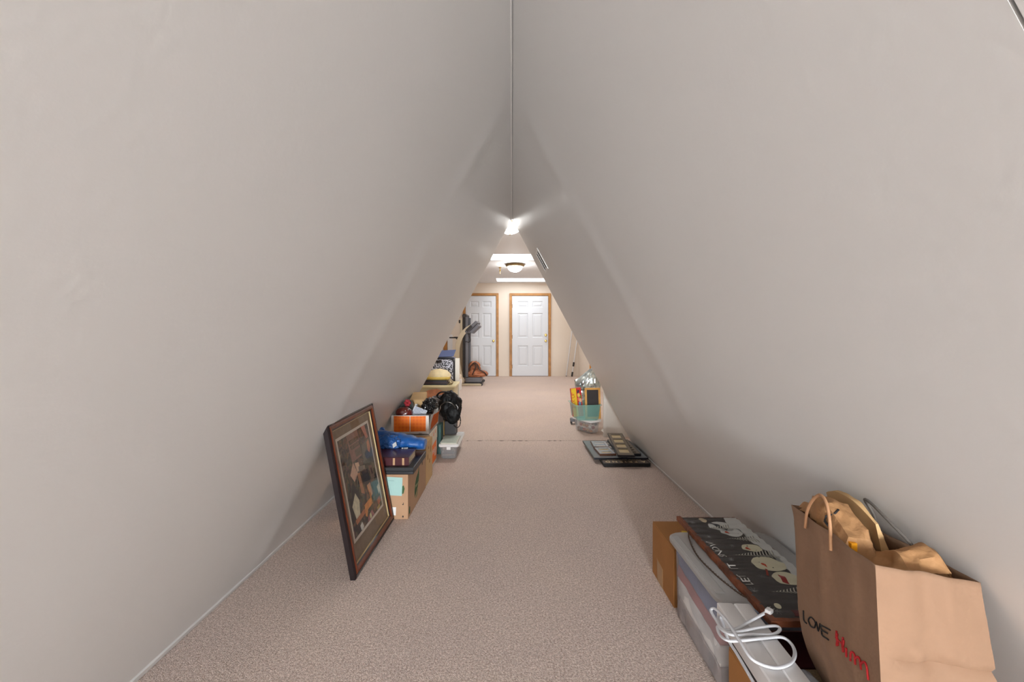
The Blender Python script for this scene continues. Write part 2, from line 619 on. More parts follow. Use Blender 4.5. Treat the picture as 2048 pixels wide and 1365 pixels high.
def panel_door(n, x0, x1, label, deadbolt, knob_f):
    h = 2.03
    yf = Y_FAR - 0.035
    w = x1 - x0
    root = thing('door_%d' % n, label, 'door', ((x0 + x1) / 2, Y_FAR, 0))
    root['kind'] = 'structure'
    # leaf: stiles and rails with six sunk fields
    cols = [(0.15, 0.44), (0.56, 0.85)]
    rows = [(0.125, 0.38), (0.48, 0.786), (0.86, 0.935)]
    bm = nb()
    zb = 0.012
    Z = lambda f: zb + f * (h - zb)
    X = lambda f: x0 + f * w
    xe = [0, .15, .44, .56, .85, 1]
    ze = [0, .125, .38, .48, .786, .86, .935, 1]
    for i in range(5):
        for j in range(7):
            if i in (1, 3) and j in (1, 3, 5):
                continue
            box(bm, X(xe[i]), X(xe[i + 1]), yf, Y_FAR - .004, Z(ze[j]), Z(ze[j + 1]))
    lf = link('door_leaf', bm, m_leaf, root)
    for c0, c1 in cols:
        for r0, r1 in rows:
            bm = nb()
            a0, a1, b0, b1 = X(c0), X(c1), Z(r0), Z(r1)
            def rect(i, y):
                return [bm.verts.new(q) for q in ((a0 + i, y, b0 + i), (a1 - i, y, b0 + i), (a1 - i, y, b1 - i), (a0 + i, y, b1 - i))]
            L = [rect(0, yf), rect(0.014, yf + .014), rect(0.026, yf + .014), rect(0.055, yf + .004)]
            for A, Bq in zip(L, L[1:]):
                for k in range(4):
                    bm.faces.new((A[k], A[(k + 1) % 4], Bq[(k + 1) % 4], Bq[k]))
            bm.faces.new(L[-1])
            link('panel', bm, m_leaf, lf)
    # casing
    cw = 0.062
    bm = nb()
    for a in ((x0 - cw - .008, x0 - .008, 0, h + .012 + cw), (x1 + .008, x1 + cw + .008, 0, h + .012 + cw)):
        o = B(a[0], a[1], Y_FAR - .05, Y_FAR - .002, a[2], a[3], .006)
        link('casing', o, m_oak, root)
    bm.free()
    link('casing', B(x0 - .008, x1 + .008, Y_FAR - .05, Y_FAR - .002, h + .012, h + .012 + cw, .006), m_oak, root)
    link('threshold', B(x0 - .008, x1 + .008, Y_FAR - .04, Y_FAR - .002, 0.001, 0.011), m_dark, root)
    kx = x0 + w * knob_f
    def knob(z, r, nm):
        bm = nb()
        lathe(bm, [(0, 0), (r * 1.15, 0), (r * 1.15, .006), (r * .5, .01), (r * .45, .03), (r * .9, .038), (r, .05), (r * .8, .062), (0, .066)], 20)
        bm.transform(Matrix.Translation((kx, yf, z)) @ Matrix.Rotation(PI / 2, 4, 'X'))
        link(nm, bm, m_brass, lf, smooth=True, angle=40)
    knob(.895, .028, 'knob')
    if deadbolt:
        knob(1.045, .03, 'deadbolt')
        for z in (.25, 1.0, 1.78):
            link('hinge', B(x0 - .012, x0 + .004, yf - .006, yf + .004, z - .045, z + .045), mat('hinge_brown', S(120, 85, 50), .4, metal=.6), lf)
    return root
panel_door(1, -1.17, -0.409, 'white six-panel door behind the treadmill with a single brass knob', False, .92)
panel_door(2, 0.006, 0.913, 'white six-panel door with brass deadbolt above its knob, in oak casing', True, .935)
# a third casing further along the wall, mostly out of sight
r3 = thing('door_3', 'door casing showing as a brown strip beside the narrow white board', 'door', (-2.0, Y_FAR, 0))
r3['kind'] = 'structure'
link('casing', B(-1.735, -1.64, Y_FAR - .05, Y_FAR - .002, 0, 2.1, .006), m_oak, r3)
link('casing', B(-2.4, -2.33, Y_FAR - .05, Y_FAR - .002, 0, 2.1, .006), m_oak, r3)
link('casing', B(-2.33, -1.735, Y_FAR - .05, Y_FAR - .002, 2.04, 2.1, .006), m_oak, r3)
link('door_leaf', B(-2.328, -1.738, Y_FAR - .035, Y_FAR - .004, .01, 2.04), m_leaf, r3)

# ------------------------------------------------------------------ fittings
m_glass_lit = emission('lamp_glass', (1.0, 0.985, 0.955), DOME_E)
m_ring = mat('antique_brass', S(150, 128, 92), .35, metal=.8)
def dome_lamp(x, y, label):
    t = thing('ceiling_lamp', label, 'lamp', (x, y, CEIL), group='dome ceiling lamps')
    bm = nb()
    lathe(bm, [(0.0, -.002), (.165, -.002), (.178, -.012), (.172, -.03), (.15, -.048), (.138, -.05), (.138, -.04), (.10, -.02)], 40, (x, y, CEIL))
    link('ring', bm, m_ring, t, smooth=True, angle=40)
    bm = nb()
    lathe(bm, [(.137 * math.cos(a), -.046 - .10 * math.sin(a)) for a in [k * PI / 2 / 10 for k in range(10)]] + [(0, -.146)], 40, (x, y, CEIL))
    link('glass_shade', bm, m_glass_lit, t, smooth=True)
    bm = nb()
    lathe(bm, [(0, -.145), (.008, -.147), (.009, -.153), (.004, -.16), (0, -.163)], 12, (x, y, CEIL))
    link('finial', bm, m_ring, t, smooth=True)
dome_lamp(-.023, 4.52, 'dome ceiling lamp hanging just past the peak of the passage')
dome_lamp(.055, 7.35, 'dome ceiling lamp with brass ring between the two skylight panels')

t = thing('sprinkler_head', 'small brass sprinkler pendant on the ceiling beside the dome lamp', 'sprinkler', (-.23, 7.7, CEIL))
bm = nb()
lathe(bm, [(0, 0), (.03, 0), (.032, -.006), (.014, -.014), (0, -.014)], 20, (-.23, 7.7, CEIL))
link('escutcheon', bm, m_brass, t, smooth=True, angle=40)
bm = nb()
lathe(bm, [(0, -.012), (.009, -.012), (.009, -.05), (.013, -.055), (.013, -.07), (.007, -.075), (.006, -.118), (.014, -.122), (.014, -.126), (0, -.128)], 14, (-.23, 7.7, CEIL))
link('stem', bm, m_brass, t, smooth=True, angle=40)

# air register on the right slope
t = thing('air_vent', 'white louvred air register set in the sloping wall', 'vent')
vy0, vy1, vz0, vz1 = 3.375, 3.585, 1.40, 1.585
vz0, vz1 = 1.64, 1.805
nrm = Vector((-1, 0, -SL)).normalized()
along = Vector((-SL, 0, 1)).normalized()
vc = Vector((wallx((vz0 + vz1) / 2), (vy0 + vy1) / 2, (vz0 + vz1) / 2))
t.location = vc
bpy.context.view_layer.update()
Mv = basis(vc, along, (0, -1, 0), nrm)
if Mv.to_3x3().determinant() < 0:
    Mv = basis(vc, along, (0, 1, 0), nrm)
hl, hw = .100, .112
bm = nb()
for a in ((-hl, hl, -hw, -hw + .026), (-hl, hl, hw - .026, hw), (-hl, -hl + .022, -hw + .026, hw - .026), (hl - .022, hl, -hw + .026, hw - .026), (-hl + .022, hl - .022, -.006, .006)):
    box(bm, a[0], a[1], a[2], a[3], -.002, .004, .001, seg=1)
bm.transform(Mv)
link('frame', bm, mat('register_white', S(246, 246, 244), .45), t)
bm = nb()
box(bm, -hl + .01, hl - .01, -hw + .01, hw - .01, -.002, .0012)
bm.transform(Mv)
link('duct', bm, mat('duct_black', S(22, 22, 24), .8), t)
for k in range(8):
    for s in (-1, 1):
        u = -hl + .022 + (2 * hl - .044) * (k + .5) / 8
        bm = nb()
        box(bm, u - .0010, u + .0010, .006 if s > 0 else -hw + .026, hw - .026 if s > 0 else -.006, .001, .0020)
        bm.transform(Mv)
        link('slat', bm, mat('register_white', S(246, 246, 244), .45), t)

# ------------------------------------------------------------------ framed picture leaning on the left slope
XB0 = -0.687                              # front bottom edge
fy0, fy1 = 1.762, 2.338
fl_, ft = math.atan2(0.128, 0.690), 0.025
fh = 0.70
FX = Vector((0, 1, 0))                    # along the picture, away from the viewer
FU = Vector((-math.sin(fl_), 0, math.cos(fl_)))
FN = Vector((math.cos(fl_), 0, math.sin(fl_)))
# the picture faces +X: its own left side is the far end
ORI = Vector((XB0, (fy0 + fy1) / 2, 0.0005))
PM = basis(ORI, -FX, FU, Vector((0, 0, 0)) + (-FX).cross(FU))
# (-FX) x FU points to -X or +X: take the visible side
vis = 1 if (-FX).cross(FU).dot(FN) > 0 else -1
if vis < 0:
    PM = basis(ORI, FX, FU, FX.cross(FU))
SX = 1 if PM.to_3x3() @ Vector((1, 0, 0)) == FX else 1
fw = fy1 - fy0
t = thing('framed_picture', 'large framed picture with dark cherry moulding leaning on the sloping wall', 'picture', ORI)
m_cherry = mat('cherry_wood', S(104, 44, 16), .35, var=(14, .25, 5), coat=.2)
m_cherry_d = mat('cherry_dark', S(26, 14, 17), .35, coat=.15)
m_gold = mat('gold_fillet', S(212, 188, 140), .45, metal=.3)
m_mat = mat('picture_mat_board', S(150, 129, 108), .85, var=(40, .07, 3))
m_matw = mat('inner_mat_white', S(236, 224, 210), .85)
prof = [(0, -ft), (0, -.004), (.004, 0), (.010, .002), (.013, -.003), (.020, .0035), (.030, .003), (.038, -.004), (.044, -.010), (.044, -.018), (.030, -.018), (.030, -ft)]
def rail(p0, p1, inward):                 # mitred moulding swept between two outer corners (local plane)
    bm = nb()
    p0, p1, inward = Vector(p0), Vector(p1), Vector(inward)
    d = (p1 - p0).normalized()
    rows = []
    for q, sgn in ((p0, 1), (p1, -1)):
        rows.append([bm.verts.new(Vector((*(q + inward * w + d * (w * sgn)), hgt))) for w, hgt in prof])
    n = len(prof)
    for k in range(n):
        f = bm.faces.new((rows[0][k], rows[0][(k + 1) % n], rows[1][(k + 1) % n], rows[1][k]))
        f.material_index = 1 if k in (0, 1, 2, 3, 7, 8, 10, 11) else 0
    bm.faces.new(rows[0])
    bm.faces.new(rows[1][::-1])
    bm.transform(PM)
    return link('frame_rail', bm, [m_cherry, m_cherry_d], t)
h2 = fw / 2
rail((-h2, 0), (h2, 0), (0, 1))
rail((h2, 0), (h2, fh), (-1, 0))
rail((h2, fh), (-h2, fh), (0, -1))
rail((-h2, fh), (-h2, 0), (1, 0))
def ringplate(x0, x1, y0, y1, i, z0, z1):
    bm = nb()
    for a in ((x0, x1, y0, y0 + i), (x0, x1, y1 - i, y1), (x0, x0 + i, y0 + i, y1 - i), (x1 - i, x1, y0 + i, y1 - i)):
        box(bm, a[0], a[1], a[2], a[3], z0, z1)
    bm.transform(PM)
    return bm
link('gold_fillet', ringplate(-h2 + .041, h2 - .041, .041, fh - .041, .005, -.017, -.0095), m_gold, t)
bm = nb()
box(bm, -h2 + .03, h2 - .03, .03, fh - .03, -.0240, -.018)
bm.transform(PM)
bx0, bx1, by0, by1 = -h2 + .094, h2 - .094, .135, fh - .100
link('mat_board', bm, m_mat, t)
link('inner_mat', ringplate(bx0 - .012, bx1 + .012, by0 - .012, by1 + .012, .013, -.0181, -.0165), m_matw, t)
bm = nb()
box(bm, -h2 + .03, h2 - .03, .03, fh - .03, -.0249, -.0242)
bm.transform(PM)
link('backing', bm, mat('backing_board', S(120, 95, 70), .9), t)
# the print: a dim interior montage
def art_mat():
    m = bpy.data.materials.new('print_ink')
    m.use_nodes = True
    nt = m.node_tree
    b = nt.nodes['Principled BSDF']
    b.inputs['Roughness'].default_value = .5
    tc = nt.nodes.new('ShaderNodeTexCoord')
    v = nt.nodes.new('ShaderNodeTexVoronoi')
    v.inputs['Scale'].default_value = 34
    nt.links.new(tc.outputs['Object'], v.inputs['Vector'])
    n = nt.nodes.new('ShaderNodeTexNoise')
    n.inputs['Scale'].default_value = 16
    n.inputs['Detail'].default_value = 8
    n.inputs['Distortion'].default_value = 1.5
    nt.links.new(tc.outputs['Object'], n.inputs['Vector'])
    r = nt.nodes.new('ShaderNodeValToRGB')
    E = r.color_ramp.elements
    E[0].position, E[0].color = .36, (*S(44, 42, 44), 1)
    E[1].position, E[1].color = .8, (*S(150, 120, 100), 1)
    for p, c in ((.44, S(60, 54, 50)), (.50, S(84, 80, 70)), (.56, S(128, 96, 78)), (.62, S(74, 70, 68)), (.70, S(160, 140, 120))):
        e = E.new(p)
        e.color = (*c, 1)
    nt.links.new(n.outputs['Fac'], r.inputs['Fac'])
    mx = nt.nodes.new('ShaderNodeMix')
    mx.data_type = 'RGBA'
    mx.blend_type = 'OVERLAY'
    mx.inputs[0].default_value = .25
    nt.links.new(r.outputs['Color'], mx.inputs[6])
    nt.links.new(v.outputs['Color'], mx.inputs[7])
    nt.links.new(mx.outputs[2], b.inputs['Base Color'])
    return m
bm = nb()
box(bm, bx0, bx1, by0, by1, -.0181, -.0176)
bm.transform(PM)
pr = link('print', bm, art_mat(), t)
PWd, PHt = bx1 - bx0, by1 - by0
def ink(name, pts, col, lift=.0003):
    col = tuple(min(.85, c * 1.9) for c in col)
    """flat printed shape; coordinates 0..1 across and up the print as the viewer reads it"""
    bm = nb()
    vs_ = [bm.verts.new(Vector((bx0 + PWd * u, by0 + PHt * v, -.0176 + lift))) for u, v in pts]
    bm.faces.new(vs_)
    bmesh.ops.triangulate(bm, faces=bm.faces[:])
    bm.transform(PM)
    return link(name, bm, mat('ink_%02d_%02d_%02d' % (int(col[0] * 99), int(col[1] * 99), int(col[2] * 99)), col, .5, var=(60, .12, 4)), pr, face=FN)
# in this frame u runs with +Y (away from the viewer)
ink('painted_wall', [(.30, .70), (.62, .70), (.62, 1), (.26, 1)], S(118, 88, 76))
ink('painted_sign', [(.30, .93), (.60, .93), (.61, .885), (.31, .885)], S(66, 54, 42), .0006)
ink('painted_sign', [(.31, .87), (.61, .87), (.62, .825), (.34, .825)], S(66, 54, 42), .0006)
def ptxt(s, u, v, size, col):
    M = PM @ Matrix.Translation((bx0 + PWd * u, by0 + PHt * v, -.0167))
    return link('painted_lettering', text_bm(s, size, M, .0001), mat('ink_letter', col, .6), pr)
ptxt('WEST BY', .455, .907, .021, S(170, 135, 110))
ptxt('JET DOOR', .47, .847, .020, S(170, 135, 110))
ink('painted_sign', [(.42, .80), (.63, .80), (.64, .72), (.45, .72)], S(84, 74, 60), .0006)
ink('painted_curtain', [(.74, 1), (.88, 1), (.93, .84), (.86, .84)], S(150, 92, 76), .0006)
ink('painted_wall', [(.64, .50), (1, .46), (1, .84), (.66, .80)], S(86, 84, 72), .0004)
ink('painted_face', [(.85, .80), (.93, .82), (.95, .72), (.90, .66), (.84, .70)], S(160, 108, 80), .0007)
ink('painted_cards', [(.18, .60), (.32, .70), (.40, .56), (.27, .50)], S(172, 140, 118), .0007)
ink('painted_cards', [(.36, .68), (.48, .66), (.50, .58), (.40, .57)], S(180, 152, 128), .0008)
ink('painted_cards', [(.45, .62), (.66, .58), (.64, .54), (.44, .56)], S(120, 110, 98), .0009)
ink('painted_jacket', [(.02, .30), (.22, .52), (.30, .40), (.22, .16), (.02, .14)], S(38, 34, 34), .0005)
ink('painted_arm', [(.38, .56), (.46, .55), (.50, .30), (.40, .34)], S(150, 105, 76), .0008)
ink('painted_poster', [(.52, .54), (.72, .52), (.76, .30), (.54, .34)], S(34, 33, 40), .0008)
ink('painted_poster', [(.76, .54), (.88, .52), (.92, .36), (.78, .38)], S(110, 88, 76), .0008)
ink('painted_poster', [(.81, .50), (.86, .495), (.88, .42), (.83, .42)], S(60, 44, 40), .001)
ink('painted_shirt', [(.08, .30), (.22, .40), (.30, .30), (.26, .16), (.14, .14)], S(188, 170, 146), .0009)
ink('painted_arm', [(.10, .155), (.40, .17), (.42, .12), (.12, .10)], S(150, 96, 66), .0011)
ink('painted_hand', [(.42, .20), (.68, .21), (.68, .13), (.50, .12), (.44, .06), (.40, .09)], S(182, 118, 66), .0012)
ink('painted_face', [(.60, .36), (.72, .36), (.74, .22), (.64, .20)], S(166, 110, 70), .0009)
ink('painted_curtain', [(.78, .34), (1, .34), (1, .18), (.82, .16)], S(52, 66, 68), .0009)
ink('painted_paper', [(.92, .24), (.99, .26), (1, .18), (.95, .14)], S(180, 166, 148), .0011)
ink('painted_glove', [(.20, .06), (.27, .08), (.30, -.0 + .02), (.26, .0 + .002), (.21, .01)], S(190, 180, 172), .0011)
ink('painted_dress', [(.46, .05), (.62, .08), (.68, .002), (.44, .002)], S(130, 84, 84), .001)
ink('painted_dress', [(.53, .06), (.57, .07), (.58, .01), (.53, .01)], S(196, 180, 140), .0012)
ink('painted_flowers', [(.84, .11), (.96, .13), (.97, .06), (.86, .04)], S(150, 82, 60), .0011)
ink('painted_flowers', [(.80, .035), (.92, .04), (.90, .004), (.80, .004)], S(150, 130, 80), .0011)
bm = nb()
box(bm, -h2 + .042, h2 - .042, .042, fh - .042, -.0155, -.0145)
bm.transform(PM)
link('glass', bm, mat('picture_glass', (1, 1, 1), .02, trans=1.0, ior=1.12, spec=.35), t)

# ------------------------------------------------------------------ boxes along the left slope
m_card = mat('cardboard', S(184, 146, 114), .85, var=(7, .06, 4), bump=(120, .08, .002))
m_card_l = mat('cardboard_tan', S(206, 170, 122), .85, var=(7, .06, 4))
m_card_d = mat('cardboard_brown', S(166, 112, 58), .85, var=(6, .07, 4), bump=(150, .08, .002))
m_tape = mat('packing_tape', S(176, 132, 84), .25, spec=.6)
m_green = mat('green_print', S(58, 88, 52), .8)
m_ink = mat('black_print', S(34, 32, 34), .7)
m_paper = mat('white_paper', S(236, 234, 232), .8)

def carton(name, label, x0, x1, y0, y1, z0, z1, m, group=None, seam='y', flapgap=True, cat='box'):
    t = thing(name, label, cat, ((x0 + x1) / 2, (y0 + y1) / 2, z0), group=group)
    link('body', B(x0, x1, y0, y1, z0, z1 - .006, .003), m, t)
    if seam == 'y':
        c = (y0 + y1) / 2
        link('flap', B(x0 + .001, x1 - .001, y0 + .001, c - .002, z1 - .0065, z1, .0015), m, t)
        link('flap', B(x0 + .001, x1 - .001, c + .002, y1 - .001, z1 - .0065, z1, .0015), m, t)
    else:
        c = (x0 + x1) / 2
        link('flap', B(x0 + .001, c - .002, y0 + .001, y1 - .001, z1 - .0065, z1, .0015), m, t)
        link('flap', B(c + .002, x1 - .001, y0 + .001, y1 - .001, z1 - .0065, z1, .0015), m, t)
    return t

bx = carton('moving_box', 'brown moving carton with green leaf mark, standing behind the leaning framed picture', -1.014, -.608, 2.34, 2.82, 0, .262, m_card, seam='x')
# printed marks and notes
def flat(name, pts, M, m, parent, th=.0008):
    bm = prism(pts, 0, th)
    bm.transform(M)
    return link(name, bm, m, parent)
RM = basis((-.608, 0, 0), (0, 1, 0), (0, 0, 1))              # right face: x along +Y, y up, normal +X
FM_ = lambda y: basis((0, y, 0), (1, 0, 0), (0, 0, 1))       # front face: normal -Y
leaf = [(2.50, .062), (2.495, .10), (2.51, .145), (2.54, .172), (2.58, .186), (2.60, .20), (2.605, .225), (2.612, .20), (2.612, .165), (2.60, .13), (2.575, .10), (2.54, .082)]
flat('leaf_print', leaf, RM, m_green, bx)
flat('leaf_print', [(2.52, .05), (2.56, .05), (2.585, .085), (2.57, .085)], RM, mat('green_print_pale', S(120, 128, 84), .8), bx)
link('lettering', text_bm('Nature', .03, RM @ Matrix.Translation((2.555, .125, .001)), .0004), mat('print_pale', S(150, 150, 110), .8), bx)
flat('corner_print', [(2.36, .02), (2.385, .02), (2.385, .055), (2.37, .065), (2.36, .05)], RM, m_green, bx)
flat('corner_print', [(2.70, .20), (2.715, .20), (2.715, .25), (2.70, .24)], RM, m_ink, bx)
flat('leaf_print', [(-.648, .148), (-.634, .152), (-.628, .18), (-.634, .20), (-.648, .19)], FM_(2.34), m_green, bx)
flat('teal_note', [(-.735, .143), (-.644, .138), (-.640, .245), (-.732, .25)], FM_(2.34) @ Matrix.Translation((0, 0, .0005)), mat('teal_note_paper', S(170, 206, 200), .8), bx)
flat('pencil_line', [(-.725, .228), (-.69, .226), (-.69, .2275), (-.725, .2295)], FM_(2.34) @ Matrix.Translation((0, 0, .0014)), mat('pencil', S(120, 150, 150), .8), bx)
flat('white_label', [(-.70, .025), (-.680, .024), (-.678, .072), (-.70, .072)], FM_(2.34) @ Matrix.Translation((0, 0, .0005)), m_paper, bx)
flat('tick_print', [(-.642, .085), (-.634, .085), (-.634, .098), (-.637, .098), (-.637, .09), (-.642, .09)], FM_(2.34), m_ink, bx)
flat('tick_print', [(-.642, .012), (-.634, .012), (-.634, .022), (-.642, .022)], FM_(2.34), m_ink, bx)

bx2 = carton('moving_box', 'tan carton with brown marks wedged between leaf-marked carton and orange office boxes', -1.0, -.612, 2.845, 3.075, 0, .298, m_card_l, seam='x')
RM2 = basis((-.612, 0, 0), (0, 1, 0), (0, 0, 1))
for a in ((2.90, .17, .02, .04), (2.96, .13, .02, .03), (2.93, .24, .015, .02), (3.0, .2, .015, .05)):
    flat('brown_mark', [(a[0], a[1]), (a[0] + a[2], a[1]), (a[0] + a[2], a[1] + a[3]), (a[0], a[1] + a[3] * .8)], RM2, mat('brown_print', S(150, 104, 52), .8), bx2)

# lower orange and white box
m_owhite = mat('box_white', S(226, 220, 214), .6)
def orange_mat():
    m = bpy.data.materials.new('orange_lattice')
    m.use_nodes = True
    nt = m.node_tree
    b = nt.nodes['Principled BSDF']
    b.inputs['Roughness'].default_value = .55
    tc = nt.nodes.new('ShaderNodeTexCoord')
    v = nt.nodes.new('ShaderNodeTexVoronoi')
    v.inputs['Scale'].default_value = 36
    v.inputs['Randomness'].default_value = 0.0
    nt.links.new(tc.outputs['Object'], v.inputs['Vector'])
    r = nt.nodes.new('ShaderNodeValToRGB')
    r.color_ramp.elements[0].position, r.color_ramp.elements[0].color = .2, (*S(240, 104, 8), 1)
    r.color_ramp.elements[1].position, r.color_ramp.elements[1].color = .6, (*S(252, 128, 20), 1)
    nt.links.new(v.outputs['Distance'], r.inputs['Fac'])
    nt.links.new(r.outputs['Color'], b.inputs['Base Color'])
    return m
m_orange = orange_mat()
lb = thing('paper_box', 'closed white box with orange printed panel on its side, under the open orange box', 'box', (-.8, 3.3, 0))
link('body', B(-.98, -.645, 3.12, 3.42, 0, .296, .003), m_owhite, lb)
link('lid', B(-.985, -.640, 3.115, 3.425, .20, .300, .003), mat('box_cream', S(232, 216, 196), .6), lb)
RM3 = basis((-.6445, 0, 0), (0, 1, 0), (0, 0, 1))
flat('orange_panel', [(3.13, .03), (3.40, .03), (3.40, .19), (3.13, .17)], RM3, m_orange, lb)
flat('white_mark', [(3.33, .07), (3.36, .07), (3.36, .14), (3.33, .14)], RM3 @ Matrix.Translation((0, 0, .001)), m_owhite, lb)
link('lettering', text_bm('PAPER', .05, RM3 @ Matrix.Translation((3.24, .12, .001)), .0004), m_owhite, lb)
RM4 = basis((-.6395, 0, 0), (0, 1, 0), (0, 0, 1))
for a in ((3.17, .235), (3.26, .25), (3.33, .26)):
    flat('orange_mark', [(a[0], a[1]), (a[0] + .018, a[1]), (a[0] + .018, a[1] + .025), (a[0] + .01, a[1] + .03)], RM4, m_orange, lb)

# upper open orange box
ob = thing('open_box', 'open white and orange box crammed with odds and ends, on the closed white box', 'box', (-.79, 3.3, .303))
z0, z1 = .303, .452
link('bottom', B(-.935, -.645, 3.10, 3.50, z0, z0 + .006), m_owhite, ob)
link('side', B(-.935, -.645, 3.10, 3.106, z0, z1), m_owhite, ob)
link('side', B(-.935, -.645, 3.494, 3.50, z0, z1), m_owhite, ob)
link('side', B(-.935, -.930, 3.106, 3.494, z0, z1), m_owhite, ob)
bm = nb()                                 # bulging right side, pushed outward at the top
prev = None
for i in range(11):
    f = i / 10
    row = []
    for j in range(9):
        y = 3.10 + .40 * j / 8
        o_ = .050 * f ** 2 * (0.35 + .65 * math.sin(PI * j / 8))
        row.append(bm.verts.new((-.645 + o_, y, z0 + (z1 + .006 - z0) * f)))
    if prev:
        for k in range(8):
            bm.faces.new((prev[k], prev[k + 1], row[k + 1], row[k]))
    prev = row
bmesh.ops.solidify(bm, geom=bm.faces[:], thickness=.005)
sd = link('side', bm, m_owhite, ob)
bm = nb()
prev = None
for i in range(11):
    f = .14 + .80 * i / 10
    row = []
    for j in range(9):
        y = 3.15 + .32 * j / 8
        jj = (y - 3.10) / .05
        o_ = .050 * f ** 2 * (0.35 + .65 * math.sin(PI * jj / 8))
        row.append(bm.verts.new((-.6435 + o_, y, z0 + (z1 + .006 - z0) * f)))
    if prev:
        for k in range(8):
            bm.faces.new((prev[k], prev[k + 1], row[k + 1], row[k]))
    prev = row
bmesh.ops.solidify(bm, geom=bm.faces[:], thickness=-.002)
link('orange_panel', bm, m_orange, sd)
FO = basis((0, 3.0995, 0), (1, 0, 0), (0, 0, 1))
flat('orange_panel', [(-.916, z0 + .022), (-.793, z0 + .024), (-.793, z1 - .006), (-.916, z1 - .004)], FO, m_orange, ob)
flat('orange_panel', [(-.787, z0 + .024), (-.668, z0 + .028), (-.668, z1 - .004), (-.787, z1 - .006)], FO, m_orange, ob)
link('lettering', text_bm('office', .012, FO @ Matrix.Translation((-.71, z0 + .012, .0005)), .0003), mat('grey_print', S(110, 100, 110), .7), ob)

# contents
m_maroon = mat('maroon_leather', S(92, 26, 18), .3, var=(20, .35, 3), coat=.3)
t = thing('leather_pouch', 'glossy maroon leather pouch sticking out of the open orange box', 'pouch', (-.86, 3.2, .43))
bm = blob((-.855, 3.165, .455), (.066, .050, .055), .10, 1.6, 4, 3, wall='L')
for v in bm.verts:
    if v.co.y < 3.112:
        v.co.y = 3.112
    v.co.z = max(v.co.z, .40)
link('body', bm, m_maroon, t, smooth=True)
bm = nb()
for p in ((-.81, 3.125, .492), (-.832, 3.12, .484)):
    t2 = bmesh.new()
    bmesh.ops.create_icosphere(t2, subdivisions=2, radius=.006)
    t2.transform(Matrix.Translation(p))
    merge(bm, t2)
link('studs', bm, mat('chrome', S(225, 220, 215), .2, metal=1), t, smooth=True)
t = thing('knit_hat', 'grey hat with red flower above the maroon pouch', 'hat', (-.87, 3.27, .47))
bm = blob((-.865, 3.29, .485), (.055, .055, .062), .10, 2.2, 4, 5, floor=.45, wall='L')
link('crown', bm, mat('grey_wool', S(72, 74, 72), .95, var=(60, .3, 3), sheen=.3), t, smooth=True)
bm = nb()
for k in range(6):
    a = k * PI / 3
    t2 = bmesh.new()
    bmesh.ops.create_icosphere(t2, subdivisions=2, radius=.014)
    t2.transform(Matrix.Translation((-.846 + .015 * math.cos(a), 3.236, .525 + .018 * math.sin(a))))
    merge(bm, t2)
link('flower', bm, mat('red_cloth', S(168, 44, 52), .7, var=(50, .3, 2)), t, smooth=True)

sc = thing('small_carton', 'small brown carton with white sticker on top of the open orange box', 'box', (-.812, 3.49, .466), rot=(math.radians(7), 0, math.radians(8)))
link('body', B(-.062, .062, -.12, .12, 0, .078, .003), m_card_l, sc, local=True)
link('flap', B(-.061, .061, -.118, .118, .0785, .081, .001), m_card_l, sc, local=True)
link('front_flap', B(-.055, .05, -.1222, -.1195, .004, .070, .001), m_card_l, sc, local=True)
link('sticker', B(-.022, .002, -.1232, -.122, .026, .044), m_paper, sc, local=True)

m_letter = mat('printed_letter', S(214, 218, 226), .7)
t = thing('paper_sheet', 'printed white sheet poking out of the open orange box beside the maroon pouch', 'paper', (-.75, 3.2, .44), rot=(math.radians(62), math.radians(22), math.radians(4)))
link('sheet', B(-.055, .055, -.02, .055, -.0008, .0008), m_letter, t, local=True)
for k in range(6):
    link('text_line', B(-.046, .046 - .02 * (k % 3), .044 - k * .010, .047 - k * .010, .0008, .0013), mat('line_ink', S(120, 130, 160), .8), t, local=True)

m_blackgloss = mat('black_vinyl', S(14, 14, 16), .18, spec=.6, bump=(30, .3, .01))
bm = blob((-.676, 3.30, .492), (.058, .080, .060), .30, 2.4, 5, 11, ridged=True, floor=.40)
for v in bm.verts:
    if v.co.z < .47:
        v.co.x = min(v.co.x, -.652)
        v.co.y = min(max(v.co.y, 3.115), 3.485)
tag(link('vinyl_bag', bm, m_blackgloss, smooth=True), 'crumpled shiny black vinyl bag lying in the open orange box', 'bag')

# things on the leaf-marked carton
m_blk = mat('black_leatherette', S(30, 31, 36), .45, bump=(140, .2, .002))
t = thing('flat_case', 'flat black case lying on the leaf-marked carton', 'case', (-.77, 2.5, .262))
link('bottom_shell', B(-.965, -.577, 2.344, 2.68, .262, .280, .003), m_blk, t)
link('top_shell', B(-.965, -.575, 2.342, 2.682, .2800, .303, .004), m_blk, t)
t = thing('thick_book', 'thick burgundy leather-bound book lying on the flat black case', 'book', (-.72, 2.45, .303))
m_burg = mat('burgundy_leather', S(74, 30, 38), .32, coat=.2, bump=(90, .1, .002))
link('spine', B(-.845, -.612, 2.372, 2.380, .303, .352, .003), m_burg, t)
link('front_cover', B(-.845, -.612, 2.379, 2.555, .347, .352, .0015), m_burg, t)
link('back_cover', B(-.845, -.612, 2.379, 2.555, .303, .308, .0015), m_burg, t)
link('page_block', B(-.840, -.618, 2.381, 2.549, .308, .347), mat('page_edges', S(222, 205, 172), .8, var=(200, .1, 2)), t)
for x in (-.70, -.645, -.825):
    link('spine_band', B(x - .006, x + .006, 2.3705, 2.3722, .307, .349), mat('band_gilt', S(190, 150, 110), .5), t)
